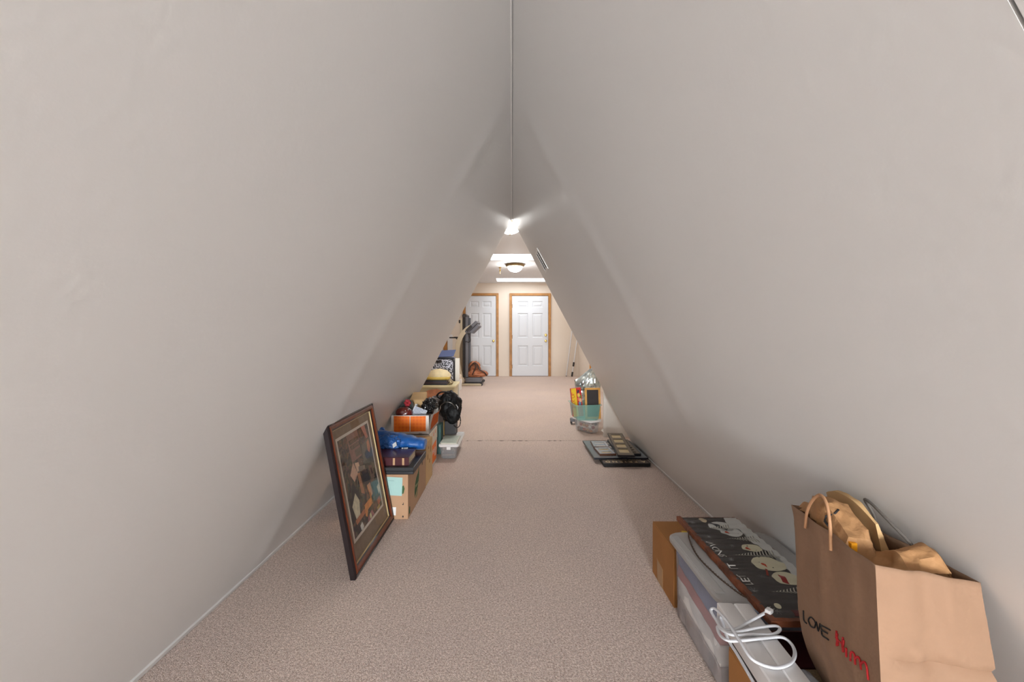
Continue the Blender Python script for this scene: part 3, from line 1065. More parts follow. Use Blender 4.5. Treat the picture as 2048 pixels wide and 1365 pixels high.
# blue jacket
m_blue = mat('blue_nylon', S(8, 80, 150), .45, var=(9, .18, 3), bump=(26, .35, .01), sheen=.2)
t = thing('nylon_jacket', 'bright blue nylon jacket bundled on the flat black case behind the book', 'jacket', (-.75, 2.72, .303))
def fold_tube(pts, rads, seed, flat_=.8):
    bm = nb()
    P = catmull(pts, 10)
    m_ = len(P)
    R_ = [rads[min(len(rads) - 1, int(i * len(rads) / m_))] for i in range(m_)]
    R_ = [sum(R_[max(0, i - 5):i + 6]) / len(R_[max(0, i - 5):i + 6]) for i in range(m_)]
    tube(bm, P, R_, 28, flat=flat_)
    for v in bm.verts:
        n = fbm(v.co * 22 + Vector((seed, 0, 0)), 3)
        c = min(P, key=lambda q: (q - v.co).length_squared)
        d = (v.co - c)
        v.co = c + d * (1 + .16 * n)
    return bm
bm = fold_tube([(-.90, 2.70, .400), (-.80, 2.67, .384), (-.68, 2.645, .368), (-.572, 2.635, .358)], [.050, .058, .062, .058, .042], 1)
for v in bm.verts:
    v.co.z = max(v.co.z, .304)
link('sleeve', bm, m_blue, t, smooth=True)
bm = blob((-.81, 2.60, .372), (.085, .050, .052), .28, 2.4, 5, 4, ridged=True)
for v in bm.verts:
    v.co.z = max(v.co.z, .3535 if v.co.y < 2.56 else .304)
link('body', bm, m_blue, t, smooth=True)
bm = blob((-.885, 2.73, .375), (.030, .035, .070), .18, 2.2, 4, 8, floor=.304)
link('collar', bm, m_blue, t, smooth=True)
bm = B(-.014, .014, -.002, .03, -.001, .001)
bm.transform(Matrix.Translation((-.742, 2.535, .372)) @ Matrix.Rotation(math.radians(-35), 4, 'Y') @ Matrix.Rotation(math.radians(40), 4, 'X'))
link('care_tag', bm, m_paper, t)
bm = nb()
for x, y in ((-.70, 2.556), (-.685, 2.558), (-.672, 2.56)):
    lathe(bm, [(0, .004), (.006, .004), (.006, 0), (0, 0)], 12, (x, y, .3535))
link('snap_button', bm, m_paper, t)

# clear latch bin with papers and cases
m_clear = mat('clear_plastic', S(205, 205, 205), .12, alpha=.22)
m_lidw = mat('white_plastic_lid', S(232, 230, 228), .35)
lbn = thing('latch_bin', 'low clear plastic latch bin with white lid beside the orange office boxes', 'bin', (-.55, 3.64, 0))
bm = nb()
tub(bm, -.628, -.468, 3.44, 3.86, 0.001, .112, rim=.002, taper=.014, rad=.022)
link('body', bm, m_clear, lbn, smooth=True, angle=40)
bm = nb()
rbox(bm, -.632, -.456, 3.425, 3.872, .1125, .128, .022, .004)
ld_ = link('lid', bm, m_lidw, lbn, smooth=True, angle=40)
bm = nb()
for a in ((-.628, -.460, 3.429, 3.437), (-.628, -.460, 3.860, 3.868), (-.468, -.460, 3.437, 3.860), (-.628, -.620, 3.437, 3.860)):
    box(bm, a[0], a[1], a[2], a[3], .127, .136, .002, seg=1)
link('lid_lip', bm, m_lidw, ld_)
link('latch', B(-.560, -.525, 3.418, 3.428, .092, .120, .003), m_lidw, lbn)
for k, c in enumerate((S(70, 62, 60), S(110, 92, 84), S(58, 52, 54), S(96, 82, 78), S(130, 112, 100))):
    tag(link('magazine', B(-.603, -.500 + .004 * (k % 2), 3.475, 3.80 - .02 * (k % 2), .006 + .018 * k, .022 + .018 * k, .002), mat('magazine_cover_%d' % k, c, .5, var=(30, .3, 3))), '%s magazine in the stack inside the low latch bin' % ('dark brown bottommost', 'taupe second-lowest', 'near-black middle', 'grey-brown second-highest', 'tan topmost')[k], 'magazine', 'magazines inside the latch bin')
pap = thing('paper_stack', 'stack of pale printed papers lying on the white bin lid', 'papers', (-.55, 3.6, .128))
link('sheets', B(-.614, -.476, 3.45, 3.70, .1285, .143), mat('paper_edges', S(226, 222, 208), .85, var=(200, .08, 2)), pap)
link('top_sheet', B(-.616, -.482, 3.447, 3.695, .1432, .1442), mat('green_tint_sheet', S(206, 214, 200), .8, var=(60, .06, 2)), pap)
for k in range(9):
    link('text_line', B(-.605, -.495 - .02 * (k % 2), 3.47 + .024 * k, 3.475 + .024 * k, .1442, .1447), mat('faint_ink', S(160, 170, 165), .8), pap)
tag(link('upright_box', B(-.676, -.642, 3.60, 3.72, 0.0, .262, .003), mat('teal_card', S(78, 118, 116), .6, var=(25, .12, 3))), 'slim teal carton standing on end between orange boxes and latch bin', 'box')
t = thing('hard_case', 'small black hard case standing on the white bin lid', 'case', (-.58, 3.78, .128))
link('shell', B(-.632, -.520, 3.735, 3.83, .1445, .268, .004), mat('case_black', S(36, 32, 34), .5), t)
link('clasp', B(-.530, -.526, 3.7335, 3.736, .16, .25), mat('case_clasp', S(90, 82, 80), .4), t)
tag(link('yellow_book', B(-.6375, -.6335, 3.73, 3.83, .137, .27), mat('yellow_card', S(206, 166, 84), .6)), 'thin yellow book standing against the black hard case', 'book')

# black backpack slumped over the cases
bp_ = thing('backpack', 'black nylon backpack slumped on top of the black hard case', 'bag', (-.59, 3.86, .27))
m_nylon = mat('black_nylon', S(10, 10, 12), .55, bump=(40, .4, .008), spec=.3)
bm = blob((-.588, 3.80, .395), (.112, .10, .145), .20, 1.8, 5, 21)
for v in bm.verts:
    v.co.z = max(v.co.z, .2685)
link('body', bm, m_nylon, bp_, smooth=True)
bm = blob((-.548, 3.715, .335), (.068, .04, .085), .16, 2.2, 4, 23)
for v in bm.verts:
    v.co.z = max(v.co.z, .22)
    if v.co.z < .275:
        v.co.y = min(v.co.y, 3.728)
link('front_pocket', bm, m_nylon, bp_, smooth=True)
bm = nb()
tube(bm, [(-.65, 3.76, .46), (-.70, 3.74, .50), (-.67, 3.76, .535), (-.60, 3.78, .53), (-.55, 3.77, .50)], .014, 10, 6, flat=.5)
link('shoulder_strap', bm, m_nylon, bp_, smooth=True)
bm = nb()
tube(bm, [(-.50, 3.72, .36), (-.478, 3.70, .30), (-.482, 3.70, .24), (-.51, 3.70, .215), (-.54, 3.70, .235)], .006, 8, 6, flat=.6)
link('webbing_loop', bm, m_nylon, bp_, smooth=True)
bm = nb()
tube(bm, [(-.52, 3.705, .43), (-.50, 3.70, .40), (-.512, 3.70, .37), (-.498, 3.70, .345)], .004, 8, 6)
link('zip_pull', bm, mat('nickel', S(190, 190, 190), .25, metal=1), bp_, smooth=True)
bm = nb()
tube(bm, [(-.66, 3.70, .42), (-.61, 3.685, .455), (-.55, 3.685, .44), (-.515, 3.70, .38)], .004, 8, 6)
link('zip', bm, mat('nickel_dark', S(120, 116, 110), .3, metal=1), bp_, smooth=True)

# ------------------------------------------------------------------ pile beyond the end of the passage (left)
t = thing('waste_bin', 'grey plastic waste bin behind the black backpack', 'bin', (-.718, 4.32, 0))
bm = nb()
lathe(bm, [(0, .004), (.10, .004), (.105, .012), (.132, .385), (.142, .388), (.144, .405), (.130, .405), (.128, .38), (.1, .02), (0, .02)], 40, (-.718, 4.32, 0))
link('body', bm, mat('grey_plastic', S(118, 114, 116), .45), t, smooth=True, angle=40)
t = thing('storage_tote', 'tall cream translucent storage tote carrying dark books', 'bin', (-.93, 4.98, 0))
m_creamp = mat('cream_plastic', S(230, 218, 178), .4, alpha=.85)
bm = nb()
tub(bm, -1.22, -.690, 4.80, 5.20, .002, .45, rim=.006, taper=.03, rad=.03)
link('body', bm, m_creamp, t, smooth=True, angle=40)
bm = nb()
rbox(bm, -1.235, -.678, 4.785, 5.215, .438, .464, .03, .004)
link('lid', bm, mat('cream_lid', S(238, 224, 178), .4), t, smooth=True, angle=40)
tag(link('folded_cloth', prism([(-1.1, .2), (-.74, .2), (-.76, .37), (-.90, .425), (-1.0, .41), (-1.12, .33)], 4.78, 4.7935, 'y'), mat('salmon_cloth', S(206, 140, 104), .8, var=(18, .15, 3))), 'salmon folded cloth hanging at the front of the cream tote', 'cloth')
for k, (w, c) in enumerate(((-.785, S(40, 36, 42)), (-.77, S(62, 44, 48)), (-.79, S(34, 34, 44)))):
    b_ = thing('large_book', ('plum-coloured book in the middle of the flat stack on the cream tote', 'dark navy book at the top of the flat stack on the cream tote', 'near-black book at the bottom of the flat stack on the cream tote')[(2, 0, 1)[k]], 'book', (-.93, 4.95, .464 + .0195 * k))
    zz = .4645 + .0195 * k
    cm = mat('book_cover_%d' % k, c, .4)
    link('cover', B(-1.09, w, 4.82, 5.05, zz + .016, zz + .019), cm, b_)
    link('cover', B(-1.09, w, 4.82, 5.05, zz, zz + .003), cm, b_)
    link('spine', B(-1.09, w, 4.817, 4.8205, zz, zz + .019), cm, b_)
    link('page_block', B(-1.085, w - .003, 4.8205, 5.045, zz + .003, zz + .016), mat('page_edges', S(222, 205, 172), .8), b_)
tag(link('patterned_scarf', blob((-.745, 4.86, .497), (.03, .04, .034), .22, 2.5, 4, 31, floor=.4645), mat('leopard_cloth', S(60, 48, 36), .8, var=(70, .3, 2), col2=S(216, 198, 160)), smooth=True), 'crumpled spotted scarf beside the dark books on the cream tote', 'scarf')
t = thing('sun_hat', 'cream domed sun hat with yellow band resting on the dark book stack', 'hat', (-.92, 4.95, .523))
bm = nb()
bmesh.ops.create_icosphere(bm, subdivisions=4, radius=1)
for v in bm.verts:
    v.co = Vector((-.90 + v.co.x * .150, 4.94 + v.co.y * .10, .555 + max(0, v.co.z) * .095 + .006 * noise.noise(v.co * 3)))
link('crown', bm, mat('cream_straw', S(232, 214, 172), .8, bump=(60, .2, .004), var=(20, .06, 3)), t, smooth=True, angle=50)
bm = nb()
rbox(bm, -1.055, -.762, 4.833, 5.045, .5235, .556, .08, .004)
link('band', bm, mat('yellow_band', S(214, 184, 92), .6), t, smooth=True, angle=50)

def speckle():
    m = bpy.data.materials.new('speckled_shell')
    m.use_nodes = True
    nt = m.node_tree
    b = nt.nodes['Principled BSDF']
    b.inputs['Roughness'].default_value = .6
    tc = nt.nodes.new('ShaderNodeTexCoord')
    n = nt.nodes.new('ShaderNodeTexNoise')
    n.inputs['Scale'].default_value = 62
    n.inputs['Detail'].default_value = 2
    nt.links.new(tc.outputs['Object'], n.inputs['Vector'])
    r = nt.nodes.new('ShaderNodeValToRGB')
    r.color_ramp.interpolation = 'CONSTANT'
    r.color_ramp.elements[0].position, r.color_ramp.elements[0].color = 0, (*S(34, 36, 46), 1)
    r.color_ramp.elements[1].position, r.color_ramp.elements[1].color = .5, (*S(206, 208, 222), 1)
    nt.links.new(n.outputs['Fac'], r.inputs['Fac'])
    nt.links.new(r.outputs['Color'], b.inputs['Base Color'])
    return m
t = thing('suitcase', 'upright suitcase with black and white speckled shell behind the cream tote', 'suitcase', (-1.0, 5.38, 0))
bm = nb()
Mr = basis((0, 5.27, 0), (1, 0, 0), (0, 0, 1))
rbox(bm, -1.24, -.775, .02, .745, 0, .02, .05, .006, Mr)
link('front_shell', bm, speckle(), t, smooth=True, angle=40)
bm = nb()
rbox(bm, -1.252, -.762, .008, .757, -.22, -.0005, .055, .006, Mr)
link('body', bm, mat('suitcase_black', S(30, 30, 36), .5), t, smooth=True, angle=40)
link('handle', B(-1.12, -.92, 5.238, 5.2495, .705, .735, .005), mat('handle_black', S(28, 24, 28), .5), t)
link('zip', B(-.7665, -.760, 5.30, 5.33, .2, .7), mat('handle_black', S(28, 24, 28), .5), t)
t = thing('ring_binder', 'blue ring binder lying open-edged on top of the speckled suitcase', 'binder', (-.93, 5.38, .757))
link('spine', B(-1.08, -.770, 5.268, 5.275, .758, .776), mat('binder_blue_dark', S(40, 44, 62), .5), t)
Mb = Matrix.Translation((-.925, 5.27, .777)) @ Matrix.Rotation(math.radians(-3), 4, 'Y') @ Matrix.Rotation(math.radians(16), 4, 'X')
link('cover', B(-.155, .155, 0, .27, 0, .004, .001, Mb), mat('binder_blue', S(86, 104, 152), .45), t)
link('back_cover', B(-1.08, -.770, 5.275, 5.49, .758, .762), mat('binder_blue', S(86, 104, 152), .45), t)
link('pages', B(-1.07, -.80, 5.28, 5.47, .762, .776), m_paper, t)
tag(link('foam_board', B(-.755, -.700, 5.30, 5.36, 0, .757, .004), mat('foam_white', S(236, 232, 224), .7)), 'narrow white foam block standing beside the speckled suitcase', 'board')
t = thing('gift_bag', 'small white bag with orange flame mark near the treadmill foot', 'bag', (-1.04, 7.75, 0))
bm = prism([(-1.10, 0.002), (-.985, 0.002), (-.98, .19), (-1.0, .20), (-1.03, .185), (-1.07, .2), (-1.105, .19)], 7.70, 7.80, 'y')
link('body', bm, m_paper, t)
flat('flame_mark', [(-1.055, .09), (-1.04, .05), (-1.02, .09), (-1.025, .13), (-1.06, .13)], basis((0, 7.70, 0), (1, 0, 0), (0, 0, 1)), mat('flame_orange', S(226, 140, 40), .6), t)
flat('stem_mark', [(-1.035, .045), (-1.022, .01), (-1.015, .012), (-1.028, .05)], basis((0, 7.70, 0), (1, 0, 0), (0, 0, 1)), m_ink, t)
tag(link('soft_toy', blob((-1.06, 7.93, .15), (.07, .06, .15), .2, 2.2, 4, 41, floor=.003), mat('cream_plush', S(226, 206, 184), .95, sheen=.4, var=(14, .12, 3)), smooth=True), 'cream soft toy slumped behind the small white bag', 'toy')
tag(link('leaning_board', B(-1.63, -1.51, Y_FAR - .03, Y_FAR - .004, 0.001, 1.06), m_white), 'narrow white board against the far wall beside the casing strip', 'board')

# ------------------------------------------------------------------ treadmill, folded
TY0, TY1 = 8.30, 8.95
tm = thing('treadmill', 'folded beige and black treadmill standing in front of the white door', 'treadmill', (-.85, 8.6, 0))
m_beige = mat('treadmill_beige', S(196, 182, 156), .5)
m_tblk = mat('treadmill_black', S(44, 40, 40), .55)
m_tgry = mat('treadmill_grey', S(104, 104, 110), .5)
link('deck', B(-1.035, -.975, TY0 + .06, TY1 - .06, .16, 1.46, .02), m_tblk, tm)
link('belt', B(-.9745, -.955, TY0 + .10, TY1 - .10, .18, 1.44, .006), mat('belt_black', S(30, 30, 32), .7), tm)
for y0, y1 in ((TY0 + .04, TY0 + .10), (TY1 - .10, TY1 - .04)):
    link('side_rail', B(-.9748, -.915, y0, y1, .17, 1.43, .008), m_tgry, tm)
bm = nb()
tube(bm, [(-.995, TY0 + .05, 1.455), (-.995, TY1 - .05, 1.455)], .045, 18)
link('rear_roller', bm, m_tblk, tm, smooth=True, angle=40)
link('frame_rail', B(-1.085, -1.037, TY0 + .07, TY0 + .12, .95, 1.39, .005), m_beige, tm)
link('end_cap', B(-1.115, -1.078, TY0 + .06, TY0 + .13, 1.30, 1.37, .012), m_tblk, tm)
def arm_pts(y):
    return [(-1.03, y, .06), (-1.09, y, .30), (-1.135, y, .58), (-1.125, y, .82), (-1.06, y, 1.02), (-.95, y, 1.16), (-.84, y, 1.24)]
for y in (TY0, TY1):
    bm = nb()
    P = catmull(arm_pts(y), 8)
    n = len(P)
    prev = None
    for i, p in enumerate(P):
        a, b2 = P[max(0, i - 1)], P[min(n - 1, i + 1)]
        d = (b2 - a).normalized()
        s = Vector((-d.z, 0, d.x))
        w = .036 + .012 * math.sin(PI * i / n)
        row = [bm.verts.new(p + s * w + Vector((0, -.03, 0))), bm.verts.new(p + s * w + Vector((0, .03, 0))), bm.verts.new(p - s * w + Vector((0, .03, 0))), bm.verts.new(p - s * w + Vector((0, -.03, 0)))]
        if prev:
            for k in range(4):
                bm.faces.new((prev[k], prev[(k + 1) % 4], row[(k + 1) % 4], row[k]))
        else:
            bm.faces.new(row)
        prev = row
    bm.faces.new(prev[::-1])
    link('upright', bm, m_beige, tm, smooth=True, angle=40)
    bm = nb()
    box(bm, -1.30, -1.04, y - .02, y + .02, .985, 1.012, .008)
    prism([(-1.17, .987), (-1.05, .987), (-1.08, .90)], y - .02, y + .02, 'y', bm=bm)
    link('handrail', bm, m_tblk, tm)
    link('foot', B(-1.07, -.63, y - .035, y + .035, .002, .045, .012), m_beige, tm)
    bm = nb()
    tube(bm, [(-.635, y - .03, .03), (-.635, y + .03, .03)], .028, 16)
    link('foot_wheel', bm, m_tblk, tm, smooth=True, angle=40)
# console between the uprights
Mc = basis((-.84, (TY0 + TY1) / 2, 1.22), (.72, 0, .69), (0, 1, 0))
link('console', B(-.17, .16, -.36, .36, -.03, .035, .015, Mc), m_tgry, tm)
link('console_side', B(-.13, .02, -.372, -.36, -.02, .04, .004, Mc), m_tblk, tm)
link('console_tray', B(-.10, .13, -.30, .30, -.10, -.032, .01, Mc), m_tgry, tm)
link('motor_hood', B(-.975, -.64, TY0 + .05, TY1 - .05, .055, .165, .02), m_tgry, tm)
link('base_tray', B(-1.0, -.62, TY0 + .04, TY1 - .04, .03, .054), m_tblk, tm)
bm = nb()
tube(bm, [(-.93, TY0 + .02, 1.12), (-.89, TY0 - .01, 1.03), (-.86, TY0, .95), (-.90, TY0 + .01, .90), (-.96, TY0 + .02, .92), (-1.0, TY0 + .02, .86)], .008, 8, 6)
link('cable', bm, m_tblk, tm, smooth=True)

bag = thing('handbag', 'tan and dark brown leather bag dumped on the treadmill motor hood', 'bag', (-.78, 8.5, .165))
m_tan = mat('tan_leather', S(176, 112, 78), .5, var=(10, .2, 4), bump=(25, .3, .008))
m_brn = mat('brown_leather', S(62, 38, 30), .5, bump=(30, .3, .008))
bm = blob((-.77, 8.48, .235), (.235, .13, .085), .22, 2.2, 5, 52, ridged=True, floor=.1655)
link('body', bm, m_tan, bag, smooth=True)
bm = blob((-.80, 8.52, .36), (.125, .10, .13), .22, 2.0, 5, 53, ridged=True, floor=.20)
link('flap', bm, m_tan, bag, smooth=True)
bm = nb()
tube(bm, [(-.99, 8.39, .22), (-.92, 8.37, .30), (-.86, 8.40, .40), (-.79, 8.40, .47), (-.72, 8.40, .42), (-.68, 8.38, .33), (-.58, 8.38, .27), (-.53, 8.40, .20)], .022, 10, 6, flat=.6)
link('strap', bm, m_brn, bag, smooth=True)
bm = nb()
tube(bm, [(-.79, 8.40, .47), (-.76, 8.385, .38), (-.80, 8.36, .29), (-.83, 8.35, .22)], .024, 10, 6, flat=.5)
link('tie', bm, m_brn, bag, smooth=True)

# white poles at the right of the far wall
for (xa, ya, xb, yb_, zb, grips, lab) in ((1.37, 10.10, 1.555, 10.12, 1.45, False, 'slim plain white pole leaning against the cream wall'),
                                     (1.50, 10.02, 1.66, 10.10, 1.05, True, 'slim white pole with black grip and black tip leaning in the wall corner')):
    t = thing('slim_pole', lab, 'pole', (xa, ya, 0))
    bm = nb()
    tube(bm, [(xa, ya, .012), (xb, yb_, zb)], .0125, 10)
    link('shaft', bm, m_white, t, smooth=True, angle=40)
    for f0, f1 in (((.0, .11), (.24, .34)) if grips else ((0, .01),)):
        bm = nb()
        p = lambda f: Vector((xa + (xb - xa) * f, ya + (yb_ - ya) * f, .004 + zb * f))
        tube(bm, [p(f0), p(f1)], .022 if grips else .014, 12)
        link('grip', bm, m_tblk, t, smooth=True, angle=40)

# ------------------------------------------------------------------ right side beyond the passage
t = thing('slatted_stool', 'orange wooden slatted stool half hidden behind the silver foil bag', 'stool', (1.47, 7.2, 0))
m_ow = mat('orange_wood', S(206, 140, 54), .4, var=(10, .12, 4))
for k in range(5):
    x = 1.40 + .034 * k
    link('slat', B(x, x + .024, 7.2, 7.23, .03, .56 - .008 * k, .004), m_ow, t)
link('top_rail', B(1.385, 1.585, 7.195, 7.235, .545, .585, .006), m_ow, t)
link('foot_rail', B(1.385, 1.585, 7.195, 7.235, .0, .04, .006), m_ow, t)

# shelf panel
t = thing('shelf_panel', 'white shelf side panel standing upright at the passage end', 'shelf', (1.1, 4.21, 0))
link('panel', B(.988, 1.42, 4.20, 4.222, 0, .80), mat('white_laminate', S(232, 226, 218), .5), t)
link('front_edge', B(.961, .9885, 4.192, 4.224, 0.0, .80, .002), mat('white_laminate', S(232, 226, 218), .5), t)
bm = prism([(.9615, .085), (.945, .08), (.938, .065), (.9615, .045)], 4.194, 4.21, 'y')
link('bracket', bm, mat('white_laminate', S(232, 226, 218), .5), t)

# lower clear bin
ang = math.radians(31)
bn = thing('toy_bin', 'clear plastic bin with white lid full of jumbled toys, under the teal bin', 'bin', (.835, 4.44, 0), rot=(0, 0, ang))
bm = nb()
tub(bm, -.07, .07, -.13, .15, .001, .125, rim=.002, taper=.012, rad=.018)
link('body', bm, m_clear, bn, smooth=True, angle=40, local=True)
bm = nb()
rbox(bm, -.085, .082, -.145, .165, .1255, .148, .02, .004)
link('lid', bm, m_lidw, bn, smooth=True, angle=40, local=True)
bpy.context.view_layer.update()
cols = [S(186, 120, 60), S(150, 60, 60), S(90, 96, 96), S(196, 150, 90), S(220, 210, 196), S(120, 80, 50), S(176, 90, 60)]
for k in range(14):
    lx, ly, lz = -.035 + .035 * (k % 3), -.095 + .05 * (k // 3), .028 + .034 * (k % 3)
    p = bn.matrix_world @ Vector((lx, ly, lz))
    bm = blob(p, (.018, .024, .016), .35, 2.0, 3, 60 + k)
    tag(link('small_toy', bm, mat('toy_%d' % (k % 7), cols[k % 7], .5), smooth=True), 'small %s toy inside the clear lidded bin' % ('tan', 'dark red', 'steel grey', 'sandy', 'off-white', 'brown', 'rust')[k % 7], 'toy', 'toys inside the clear lidded bin')

# teal bin with a board, a game box
tb_ = thing('teal_bin', 'open translucent teal bin holding a chalkboard and a yellow game box', 'bin', (.83, 4.42, .149), rot=(0, 0, math.radians(6)))
m_teal = mat('teal_plastic', S(150, 206, 194), .2, alpha=.38)
bm = nb()
tub(bm, -.165, .118, -.14, .17, 0, .172, rim=.010, taper=.022, rad=.025)
link('body', bm, m_teal, tb_, smooth=True, angle=40, local=True)
cb = thing('chalkboard', 'small chalkboard in an orange wooden frame standing in the teal bin', 'chalkboard', (.885, 4.36, .157), rot=(math.radians(-6), 0, math.radians(4)))
m_ofr = mat('orange_frame', S(214, 158, 76), .45, var=(12, .1, 4))
for a in ((-.086, -.064, 0, .335), (.064, .086, 0, .335), (-.064, .064, 0, .022), (-.064, .064, .313, .335)):
    link('frame_bar', B(a[0], a[1], -.008, .008, a[2], a[3], .002), m_ofr, cb, local=True)
link('slate', B(-.066, .066, -.003, .004, .02, .315), mat('slate', S(52, 46, 46), .7, var=(12, .1, 3)), cb, local=True)
gb = thing('game_box', 'yellow and red game box standing in the teal bin', 'game', (.735, 4.44, .165), rot=(math.radians(-4), math.radians(-5), math.radians(8)))
m_gy = mat('game_yellow', S(236, 196, 20), .45)
m_gr = mat('game_red', S(204, 44, 24), .45)
link('box', B(-.050, .065, .0, .05, 0, .315, .003), m_gr, gb, local=True)
link('spine_print', B(-.050, .006, -.0016, .0005, .002, .313), m_gy, gb, local=True)
Mt = basis((-.033, -.0016, .185), (0, 0, 1), (-1, 0, 0))
link('lettering', text_bm('MIX UP', .052, Mt, .0005), m_gr, gb, local=True)
for k, (x, z, c) in enumerate(((.030, .27, S(40, 40, 70)), (.046, .255, S(190, 20, 40)), (.04, .215, S(80, 140, 40)), (.028, .19, S(230, 120, 90)), (.045, .175, S(240, 190, 150)), (.035, .14, S(110, 150, 190)), (.03, .235, S(236, 200, 90)))):
    bm = prism([(x + .014 * math.cos(a * PI / 4) * (1 + .3 * (a % 2)), z + .022 * math.sin(a * PI / 4)) for a in range(8)], -.0016 - .0002 * k, .0005, 'y')
    link('picture_print', bm, mat('game_pic_%d' % k, c, .5), gb, local=True)
# silver foil bag behind
bm = nb()
bmesh.ops.create_grid(bm, x_segments=26, y_segments=26, size=1)
fs = bm.faces[:]
r_ = bmesh.ops.duplicate(bm, geom=bm.verts[:] + bm.edges[:] + bm.faces[:])
dv = {e for e in r_['geom'] if isinstance(e, bmesh.types.BMVert)}
for v in bm.verts:
    u, w = v.co.x, v.co.y
    edge = (1 - u * u) * (1 - w * w)
    th = .075 * edge ** .4
    p = Vector((u * 2.2, w * 2.2, 4))
    cr = .055 * (abs(noise.noise(p * 1.3)) + .6 * abs(noise.noise(p * 2.9)))
    s = 1 if v in dv else -1
    zt = .615 + .04 * math.sin(u * 2.0 + .6) * max(0, w)
    v.co = Vector((.925 + u * (.145 + .02 * w) + .045 * u * w * 0, 4.86 + s * (th + cr * edge), .004 + (w + 1) / 2 * zt + (0.06 * u if w > .6 else 0)))
bmesh.ops.remove_doubles(bm, verts=bm.verts[:], dist=.0004)
tag(link('foil_bag', bm, mat('silver_foil', S(196, 208, 210), .22, metal=.9, var=(16, .35, 3)), smooth=False), 'crumpled silver foil gift bag standing behind the teal bin', 'bag')
t = thing('toy_dolly', 'small dark grey wheeled dolly beside the clear toy bin', 'dolly', (.735, 4.80, 0))
link('plate', B(.70, .78, 4.76, 4.84, .034, .07, .006), m_tgry, t)
for dx_, dy_ in ((.712, 4.772), (.768, 4.772), (.712, 4.828), (.768, 4.828)):
    bm = nb()
    tube(bm, [(dx_ - .007, dy_, .017), (dx_ + .007, dy_, .017)], .0165, 14)
    link('wheel', bm, m_tblk, t, smooth=True, angle=40)

# ------------------------------------------------------------------ stack of photo frames on the floor (right)
m_bframe = mat('black_canvas_edge', S(16, 16, 20), .5)
t = thing('quote_plaque', 'black-edged plaque with upside-down lettering A FRIEND, under the photo frames', 'plaque', (.94, 3.32, 0))
link('block', B(.747, 1.128, 3.255, 3.52, 0.001, .029, .002), m_bframe, t)
link('face', B(.753, 1.122, 3.260, 3.515, .029, .0305), mat('plaque_face', S(96, 82, 74), .6, var=(16, .12, 3)), t)
Mq = basis((.935, 3.298, .0307), (-1, 0, 0), (0, -1, 0))
link('lettering', text_bm('A  F R I E N D', .056, Mq, .0005), mat('plaque_gilt', S(240, 216, 168), .5), t)
Mq = basis((.935, 3.352, .0307), (-1, 0, 0), (0, -1, 0))
link('lettering', text_bm('NEEDS NOTHING', .036, Mq, .0005), mat('plaque_gilt', S(240, 216, 168), .5), t)

def collage(name, label, w, l, th, wins, M, mface, mside, mpic, lip=.006):
    """multi-window photo frame lying flat: w across, l along; wins are window rectangles"""
    t = thing(name, label, 'photo frame', M.translation)
    t.rotation_euler = M.to_euler()
    bpy.context.view_layer.update()
    link('backing', B(0, w, 0, l, 0, th * .45), mside, t, local=True)
    xs_ = sorted({0, w, *[a for q in wins for a in q[:2]]})
    ys_ = sorted({0, l, *[a for q in wins for a in q[2:]]})
    bm = nb()
    for x0, x1 in zip(xs_, xs_[1:]):
        for y0, y1 in zip(ys_, ys_[1:]):
            cx, cy = (x0 + x1) / 2, (y0 + y1) / 2
            if any(a < cx < b_ and c < cy < d for a, b_, c, d in wins):
                continue
            box(bm, x0, x1, y0, y1, th * .45, th)
    bmesh.ops.remove_doubles(bm, verts=bm.verts[:], dist=1e-5)
    link('face', bm, mface, t, local=True)
    bm = nb()
    for a in ((-.004, 0, -.004, l + .004), (w, w + .004, -.004, l + .004), (0, w, -.004, 0), (0, w, l, l + .004)):
        box(bm, a[0], a[1], a[2], a[3], 0, th + .0008)
    link('edge', bm, mside, t, local=True)
    for q in wins:
        link('photo_mount', B(q[0] + .001, q[1] - .001, q[2] + .001, q[3] - .001, th * .45, th * .5), mpic, t, local=True)
    return t
m_fgrey = mat('satin_grey_frame', S(150, 154, 158), .25, spec=.7)
m_fsil = mat('silver_frame', S(190, 194, 200), .25, spec=.7)
m_fbrn = mat('bronze_frame', S(118, 106, 92), .28, spec=.6)
m_fdark = mat('frame_edge_black', S(22, 24, 34), .35)
m_mount = mat('photo_mount', S(206, 200, 192), .4)
m_mount2 = mat('photo_mount_tan', S(200, 180, 142), .45)
m_wood = mat('frame_edge_wood', S(96, 58, 36), .4)
wins = []
for r_i in range(4):
    y0 = .05 + r_i * .117
    wins.append((.055 - .0 * r_i, .165, y0, y0 + .085))
    wins.append((.185, .295, y0 + .012, y0 + .097))
    wins.append((.318, .405, y0, y0 + .085))
Mbig = Matrix.Translation((.690, 3.352, .0318))
collage('photo_frame', 'wide grey multi-window photo frame lying at the bottom of the frame stack', .448, .530, .014, wins, Mbig, m_fgrey, m_fdark, m_mount)
Ma = Matrix.Translation((.742, 3.62, .0475)) @ Matrix.Rotation(math.radians(-3), 4, 'Z')
collage('photo_frame', 'small silver-faced photo frame with wooden edge, farther along the frame stack', .135, .19, .016, [(.025, .115, .02, .085), (.025, .115, .105, .17)], Ma, m_fsil, m_wood, m_mount)
Mb2 = Matrix.Translation((.750, 3.405, .0475)) @ Matrix.Rotation(math.radians(3), 4, 'Z')
collage('photo_frame', 'small silver-faced photo frame with wooden edge beside the plaque end of the stack', .135, .19, .016, [(.025, .115, .02, .085), (.025, .115, .105, .17)], Mb2, m_fsil, m_wood, m_mount2)
Mc2 = Matrix.Translation((.905, 3.40, .0485)) @ Matrix.Rotation(math.radians(-2), 4, 'Z')
